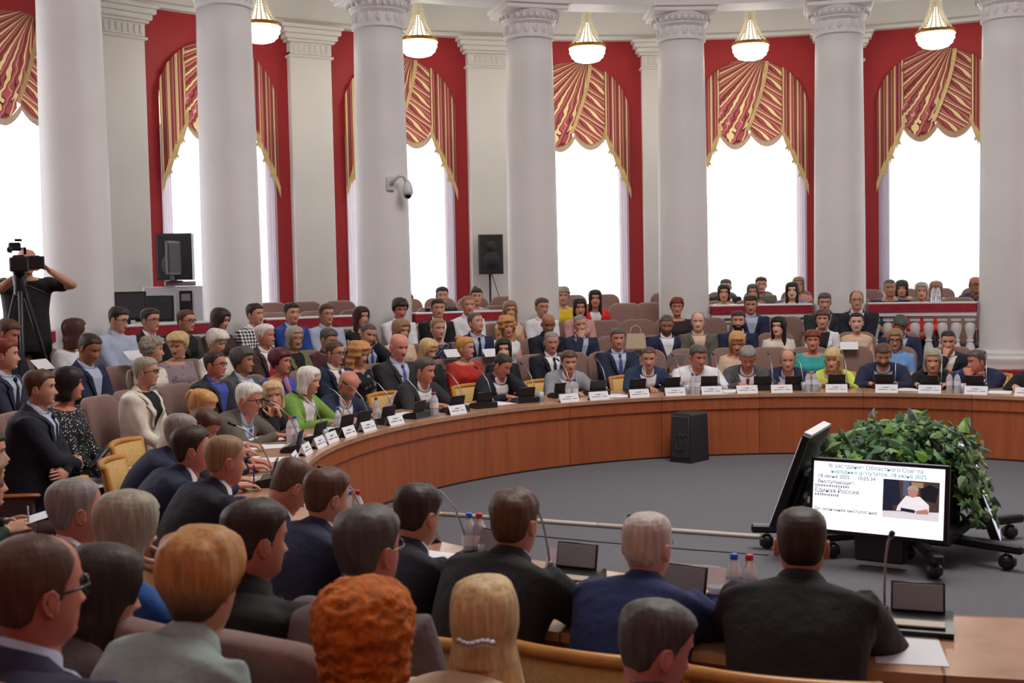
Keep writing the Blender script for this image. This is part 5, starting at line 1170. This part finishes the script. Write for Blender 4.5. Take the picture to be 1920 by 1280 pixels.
tz = cpz[2]-.49-.09; t_ = empty('camera_tripod', (cpz[0], cpz[1], .49), 0, 'black tripod under the video camera beside the first column', 'tripod')
MB().tube([(0, 0, tz-.16), (0, 0, tz)], [.05, .06], 14).obj('fluid_head', BLK, t_); MB().tube([(0, 0, tz-.06), (.12, .25, tz-.16)], .01, 8).obj('pan_bar', BLK, t_)
for k in range(3):
    a = 2*PI*k/3+.9; MB().tube([(.04*math.cos(a), .04*math.sin(a), tz-.14), (.22*math.cos(a), .22*math.sin(a), tz*.5), (.40*math.cos(a), .40*math.sin(a), .01)], [.022, .02, .014], 8).obj('leg', BLK, t_)
# floor monitor in the arena
q = on_plane(1286, 860, .133); ww = polar(3.62, ang_of(q), .133)
fs = MB(); prof = [(-.13, -.14), (.13, -.14), (.115, .17), (-.115, .17)]
fs.loft([[(x*s_, y*s_, z) for x, y in prof] for z, s_ in ((0, 1), (.03, 1.0), (.455, .94), (.475, .88))]); o = fs.obj('floor_loudspeaker', CAB_, smooth=False, loc=ww+np.array([0, 0, 0])); o.rotation_euler = (0, 0, math.atan2(-ww[1], -ww[0])-PI/2-.55); tag(o, 'dark floor loudspeaker leaning against the inner table panel', 'loudspeaker')
MB().box((0, .168, .25), (.205, .014, .40), bev=.006).obj('grille', SPK, o, smooth='auto')
e_ = MB(); [e_.tube([(-.06+.06*math.sin(t), .178, .20+.075*math.cos(t)*(1-.0*t)) for t in np.linspace(-.4, PI, 8)], .004, 6), e_.tube([(.06*math.cos(t), .178, .20+.075*math.sin(t)) for t in np.linspace(0, 2*PI, 20)], .005, 6), e_.tube([(0, .178, .26), (0, .178, .14)], .006, 6), e_.add([(-.055, .179, .20), (-.012, .179, .235), (-.012, .179, .165)], [(0, 1, 2)])]; e_.obj('emblem', mat('dark_emblem', '3c3c40', .4), o, smooth=False)
# ---------------------------------------------------------------- screens, trolley and plants in the arena
def at_depth(px, py, d): r = ray(px, py)*d; return np.array([r[0], r[1], r[2]+CH])
BEZ = mat('screen_bezel', '101014', .3); LIT = mat('lit_screen', 'eef4fb', .4, emit=1.0, spec=.2)
A_ = at_depth(1522, 990, 7.30); B_ = at_depth(1768, 1012, 6.875)
bl_, br_ = A_, B_; W_ = np.hypot(*(B_-A_)[:2]); yaw = math.atan2(B_[1]-A_[1], B_[0]-A_[0])   # local X along the screen
H_ = .41; TILT = math.radians(8); KX, KZ = W_/.87, H_/.545
def screen(loc, yaw, W_, H_, tilt, label, content=False, lit=LIT):
    o = empty('display_screen', loc, yaw, label, 'screen')
    R = rotx(-tilt)
    MB().box(R@np.array([0, .028, H_/2]), (W_+.045, .05, H_+.05), R, .006).obj('housing', BEZ, o, smooth=False)
    MB().box(R@np.array([0, .0, H_/2]), (W_, .004, H_), R).obj('panel', lit, o, smooth=False)
    MB().box(R@np.array([0, .075, H_*.35]), (W_*.5, .06, H_*.5), R, .02).obj('rear_cover', BEZ, o, smooth=False)
    return o, R
mid = (bl_+br_)/2; scr, R_ = screen((mid[0], mid[1], mid[2]), yaw, W_, H_, TILT, 'large tilted screen showing the session text and a speaker')
def txt(s, x, z, size, col, par, width=None):
    c = bpy.data.curves.new('caption', 'FONT'); c.body = s; c.size = size*KX; x *= KX; z *= KZ; c.extrude = .0003
    o = bpy.data.objects.new('caption', c); COL.objects.link(o); o.parent = par
    p = R_@np.array([x-W_/2, -.0035, H_-z]); o.location = p; o.rotation_euler = (PI/2-TILT, 0, 0)
    c.materials.append(mat('screen_ink_'+col, col, .6, emit=.25)); return o
txt('III заседание Областного Совета', .10, .045, .040, '4a8aa0', scr); txt('народных депутатов  18 июня 2025', .12, .088, .038, '4fa090', scr)
txt('18 июня 2025     10:05:34', .03, .130, .036, '5a5e80', scr); txt('Выступающие:', .03, .175, .036, '20222c', scr)
for k, s_ in enumerate(('Единая Россия',)): txt(s_, .012, .248, .042, '505468', scr)
random.seed(3)
for z, w_ in ((.205, .24), (.278, .17)):
    lb = MB(); x = .012
    while x < w_: q = random.uniform(.010, .017); lb.box(R_@np.array([(x+q/2)*KX-W_/2, -.0035, H_-(z-.010)*KZ]), (q*.6, .001, .014), R_); x += q*1.12
    tag(lb.obj('caption_strokes', mat('screen_ink_8a8c9c', '8a8c9c', .6, emit=.5), scr, smooth=False), kind='stuff')
txt('До окончания выступления', .012, .395, .032, '20243c', scr)
# the picture inset on the screen
def flat(pts, col, dz, name='picture_area'):
    P = [R_@np.array([x*KX-W_/2, -.003-dz, H_-z*KZ]) for x, z in pts]; m_ = MB().add(P, [tuple(range(len(P)))]); return m_.obj(name, mat('picture_'+col, col, .5, emit=.6), scr, smooth=False)
x0, x1, z0, z1 = .87*.548, .87*.965, .105, .405
flat([(x0, z0), (x1, z0), (x1, z1), (x0, z1)], '4c3a38', .0005)
flat([(x0, z0), (x0+.10, z0), (x0+.12, z0+.19), (x0, z0+.22)], '1c2438', .001); flat([(x0+.13, z0), (x0+.17, z0), (x0+.165, z0+.12), (x0+.13, z0+.12)], '54607e', .001)
flat([(x0+.30, z0+.02), (x0+.36, z0+.05), (x0+.34, z0+.16), (x0+.25, z0+.14), (x0+.24, z0+.06)], '141824', .0012); flat([(x0+.18, z0+.01), (x0+.26, z0+.01), (x0+.26, z0+.05), (x0+.19, z0+.05)], 'a88a5c', .001)
flat([(x0, z1-.05), (x1, z1-.07), (x1, z1), (x0, z1)], 'e4e6ee', .0012); flat([(x0, z0+.11), (x0+.05, z0+.13), (x0+.07, z1-.06), (x0, z1-.05)], '1a2034', .0015)
flat([(x0+.09, z1-.06), (x0+.10, z0+.20), (x0+.15, z0+.12), (x0+.24, z0+.12), (x0+.30, z0+.18), (x0+.30, z1-.07)], 'f6f6fa', .0018)
flat([(x0+.20+.034*math.cos(a)-.005, z0+.085+.046*math.sin(a)) for a in np.linspace(0, 2*PI, 16, endpoint=False)], 'c08878', .0022)
flat([(x0+.195+.037*math.cos(a), z0+.070+.036*math.sin(a)) for a in np.linspace(PI*1.0, 2*PI, 10)], 'a8a4a0', .0026)
flat([(x0+.12, z1-.085), (x0+.21, z1-.075), (x0+.21, z1-.05), (x0+.12, z1-.06)], '1a2038', .0026); flat([(x0+.22, z1-.07), (x0+.29, z1-.09), (x0+.30, z1-.05), (x0+.22, z1-.045)], 'c08878', .0026)
nrm = np.array([math.sin(yaw), -math.cos(yaw), 0]); ctr = np.array([mid[0], mid[1], 0])-nrm*.62; ctr[2] = .133
SIDE = mat('lit_screen_side', 'd6dcf2', .4, emit=.6)
for px_, py_, d_, dir_, lab in ((1466, 962, 7.75, 154, 'left screen of the arena cluster seen nearly edge on'), (1874, 994, 7.60, -21, 'right screen of the arena cluster seen nearly edge on')):
    c0 = at_depth(px_, py_, d_); so_, rr_ = screen((c0[0], c0[1], c0[2]), math.radians(dir_)+PI/2, .62, .58, math.radians(20), lab, lit=SIDE); MB().box(rr_@np.array([0, .028, .61]), (.60, .05, .012), rr_).obj('top_glint', WHITE, so_, smooth=False)  # reflection along the housing's top edge put in as a white strip
tr = empty('screen_trolley', (0, 0, 0), 0, 'low black wheeled trolley carrying the arena screens', 'trolley')
wp = [on_plane(*q, .133) for q in ((1438, 1028), (1751, 1085), (1889, 1068), (1893, 1010), (1560, 1045), (1700, 1050))]
cz = np.array([ctr[0], ctr[1], .27])
for w_ in wp:
    a = w_+np.array([0, 0, .135]); v = cz-a; v[2] = 0; L_ = np.hypot(v[0], v[1])*.8; u = v/np.linalg.norm(v)
    bb_ = MB().box(a+u*(L_/2-.05), (L_+.1, .07, .055), rotz(math.atan2(v[1], v[0])), .012).obj('base_bar', BLK, tr, smooth=False)
    MB().tube([w_+np.array([-.016, 0, .05]), w_+np.array([.016, 0, .05])], .048, 18).obj('caster', BLK, bb_); MB().tube([w_+np.array([0, 0, .06]), a], .014, 8).obj('caster_stem', METL, bb_)
MB().box(cz+np.array([0, 0, .05]), (.75, .7, .10), rotz(yaw), .02).obj('platform', BLK, tr, smooth=False)
MB().box(np.array([mid[0], mid[1], .36])-nrm*.12, (.30, .10, .36), rotz(yaw), .01).obj('bracket', BLK, tr, smooth=False)
pl = MB().lathe([(.34, .0), (.36, .30), (.37, .33), (.34, .33), (.33, .28)], 24).obj('planter', mat('dark_planter', '1e1c1e', .6), smooth='auto', loc=(cz[0], cz[1], .37)); tag(pl, 'dark planter full of variegated ivy between the screens', 'planter')
LEAF = [mat('ivy_green', '2c5a26', .5, spec=.5), mat('ivy_dark', '1b3c20', .5, spec=.5), mat('ivy_pale', '6d8a58', .5), mat('ivy_lime', '5f8a2c', .5)]
lf = MB(); random.seed(11); ax = np.array([math.cos(yaw), math.sin(yaw), 0]); ay = np.array([-math.sin(yaw), math.cos(yaw), 0])
def leaf(c, n, s_, a, mi, kind):
    n = n/np.linalg.norm(n); t = np.cross(n, [0, 0, 1.]); t /= np.linalg.norm(t)+1e-9; b_ = np.cross(n, t); t, b_ = t*math.cos(a)+b_*math.sin(a), -t*math.sin(a)+b_*math.cos(a)
    o_ = [(0, -.1), (.35, .0), (.42, .35), (.25, .7), (0, 1.05), (-.25, .7), (-.42, .35), (-.35, .0)] if kind else [(0, 0), (.45, -.12), (.30, .25), (.52, .55), (.2, .55), (0, 1.05), (-.2, .55), (-.52, .55), (-.30, .25), (-.45, -.12)]
    V = [c+s_*(x*t+y*b_)-n*s_*.35*abs(x) for x, y in o_]+[c+s_*.4*b_+n*s_*.06]; k = len(o_)
    lf.add(V, [(i, (i+1) % k, k) for i in range(k)], mi)
for k in range(1150):
    u, v = random.uniform(-1, 1), random.uniform(-1, 1)
    if u*u*.8+v*v > 1.3: continue
    top_ = .93-.10*abs(u)**2-.12*v*v+.06*math.sin(u*7+v*5)+random.uniform(-.10, .05)
    c = np.array([ctr[0], ctr[1], 0])+ax*u*.40+ay*(v*.34+.16); c[2] = top_-random.random()**2*.25
    if v < -.5: c[2] -= .05
    if c[2] > .40: leaf(c, np.array([u*.6+random.uniform(-.5, .5), -.6+random.uniform(-.5, .4), .8]), random.uniform(.045, .095), random.uniform(0, 6.28), random.choice((0, 0, 0, 1, 1, 2, 3)), k % 2)
for sx, n_ in ((-1, 110), (1, 120)):
    for k in range(n_):
        t = random.random(); c = np.array([ctr[0], ctr[1], 0])+ax*sx*(.40+.10*t+random.uniform(-.05, .05))+ay*random.uniform(-.30, .25); c[2] = .86-.50*t+random.uniform(-.04, .04)
        leaf(c, np.array([sx*.5+random.uniform(-.4, .4), -.8, .4]), random.uniform(.045, .085), random.uniform(0, 6.28), random.choice((0, 1, 1, 2, 2, 3)), k % 3)
fo = lf.obj('foliage', None, pl, smooth=False, mats=LEAF); fo.location = (-cz[0], -cz[1], -.37)
# two bottles on the far rail
for k, x in enumerate((1750, 1759)):
    p = on_cyl(x, 563, 7.64); o = place(b_blue if k else b_red); o.location = (p[0], p[1], 1.533); tag(o, 'small clear bottle on the crimson rail, %s of the pair' % ('right' if k else 'left'), 'bottle', 'bottles on the crimson rail')
# hair clip of the ponytail woman, badges, scarf, necklace as parts
def part_of(who, fn):
    P = next(p for p in PEOPLE if p['label'].startswith(who)); return fn(P)
def clip(P):
    mb = MB(); [mb.sphere(P['tohead']((x, -.139+abs(x)*.3, -.012+.004*math.sin(x*90))), .011, 8, 6) for x in np.linspace(-.04, .04, 8)]; mb.obj('hair_clip', mat('silver_clip', 'c8ccd4', .15, metal=.95), P['o'])
part_of('blonde woman with long hair gathered', clip)
def badge(col, off=(-.085, .14, -.14)):
    def f(P): MB().box(P['NB']+np.array(off), (.02, .008, .012), bev=.002).obj('lapel_badge', mat('badge_'+col, col, .4), P['o'], smooth=False)
    return f
part_of('man in navy suit with yellow', badge('d8d040')); part_of('bearded man in navy suit with grey', badge('c8ccd8')); part_of('man in navy suit with wine tie covering', badge('c8ccd8')); part_of('cropped man', badge('c8ccd8')); part_of('receding man', badge('c8ccd8'))
def scarf(P): MB().tube([P['NB']+np.array(q) for q in ((-.05, .03, .0), (0, .085, -.03), (.01, .12, -.10), (-.01, .13, -.17))], [.02, .026, .028, .018], 10).obj('scarf', mat('pink_scarf', 'a8709c', .7), P['o'])
part_of('woman with burgundy', scarf)
def neckl(P):
    mb = MB(); [mb.sphere(P['NB']+np.array((.06*math.cos(a), .095+.05*abs(math.sin(a)), -.03-.10*math.sin(a))), .004, 6, 4) for a in np.linspace(0, PI, 22)]; mb.obj('necklace', mat('pearl', 'd8d4c8', .3), P['o'])
part_of('ash blonde woman in black with', neckl); part_of('blonde woman in lime', neckl)
def pen(P, col):
    S_, E_, Wr = P['arms'][1]; c = Wr+np.array([-.03, .10, .02]); c = rotz(P['yaw'])@c+P['pos']
    o = MB().tube([(0, 0, -.03), (.01, -.03, .09)], .0045, 6).obj('pen', mat('pen_'+col, col, .4), loc=c); tag(o, 'pen held by '+short(P['label']), 'pen', 'pens in hands')
for who, col in (('ginger', '3a2c98'), ('person with cream', '2a34a0'), ('person in dark green', 'c8ccd4'), ('silver haired', 'd86020'), ('grey haired man half', '3a2c98')): part_of(who, lambda P: pen(P, col))
# ---------------------------------------------------------------- apply the cloth modifiers
bpy.context.view_layer.update(); dg = bpy.context.evaluated_depsgraph_get()
for o in APPLY:
    me = bpy.data.meshes.new_from_object(o.evaluated_get(dg)); old = o.data
    if not me.materials: me.materials.append(old.materials[0])
    o.modifiers.clear(); o.data = me; me.name = o.name; bpy.data.meshes.remove(old)
for o in [q for q in COL.objects if q.type == 'FONT']:      # captions become plain meshes
    me = bpy.data.meshes.new_from_object(o.evaluated_get(dg)); q = bpy.data.objects.new('caption', me); COL.objects.link(q)
    q.parent = o.parent; q.location = o.location; q.rotation_euler = o.rotation_euler; q['kind'] = 'stuff'; bpy.data.objects.remove(o)
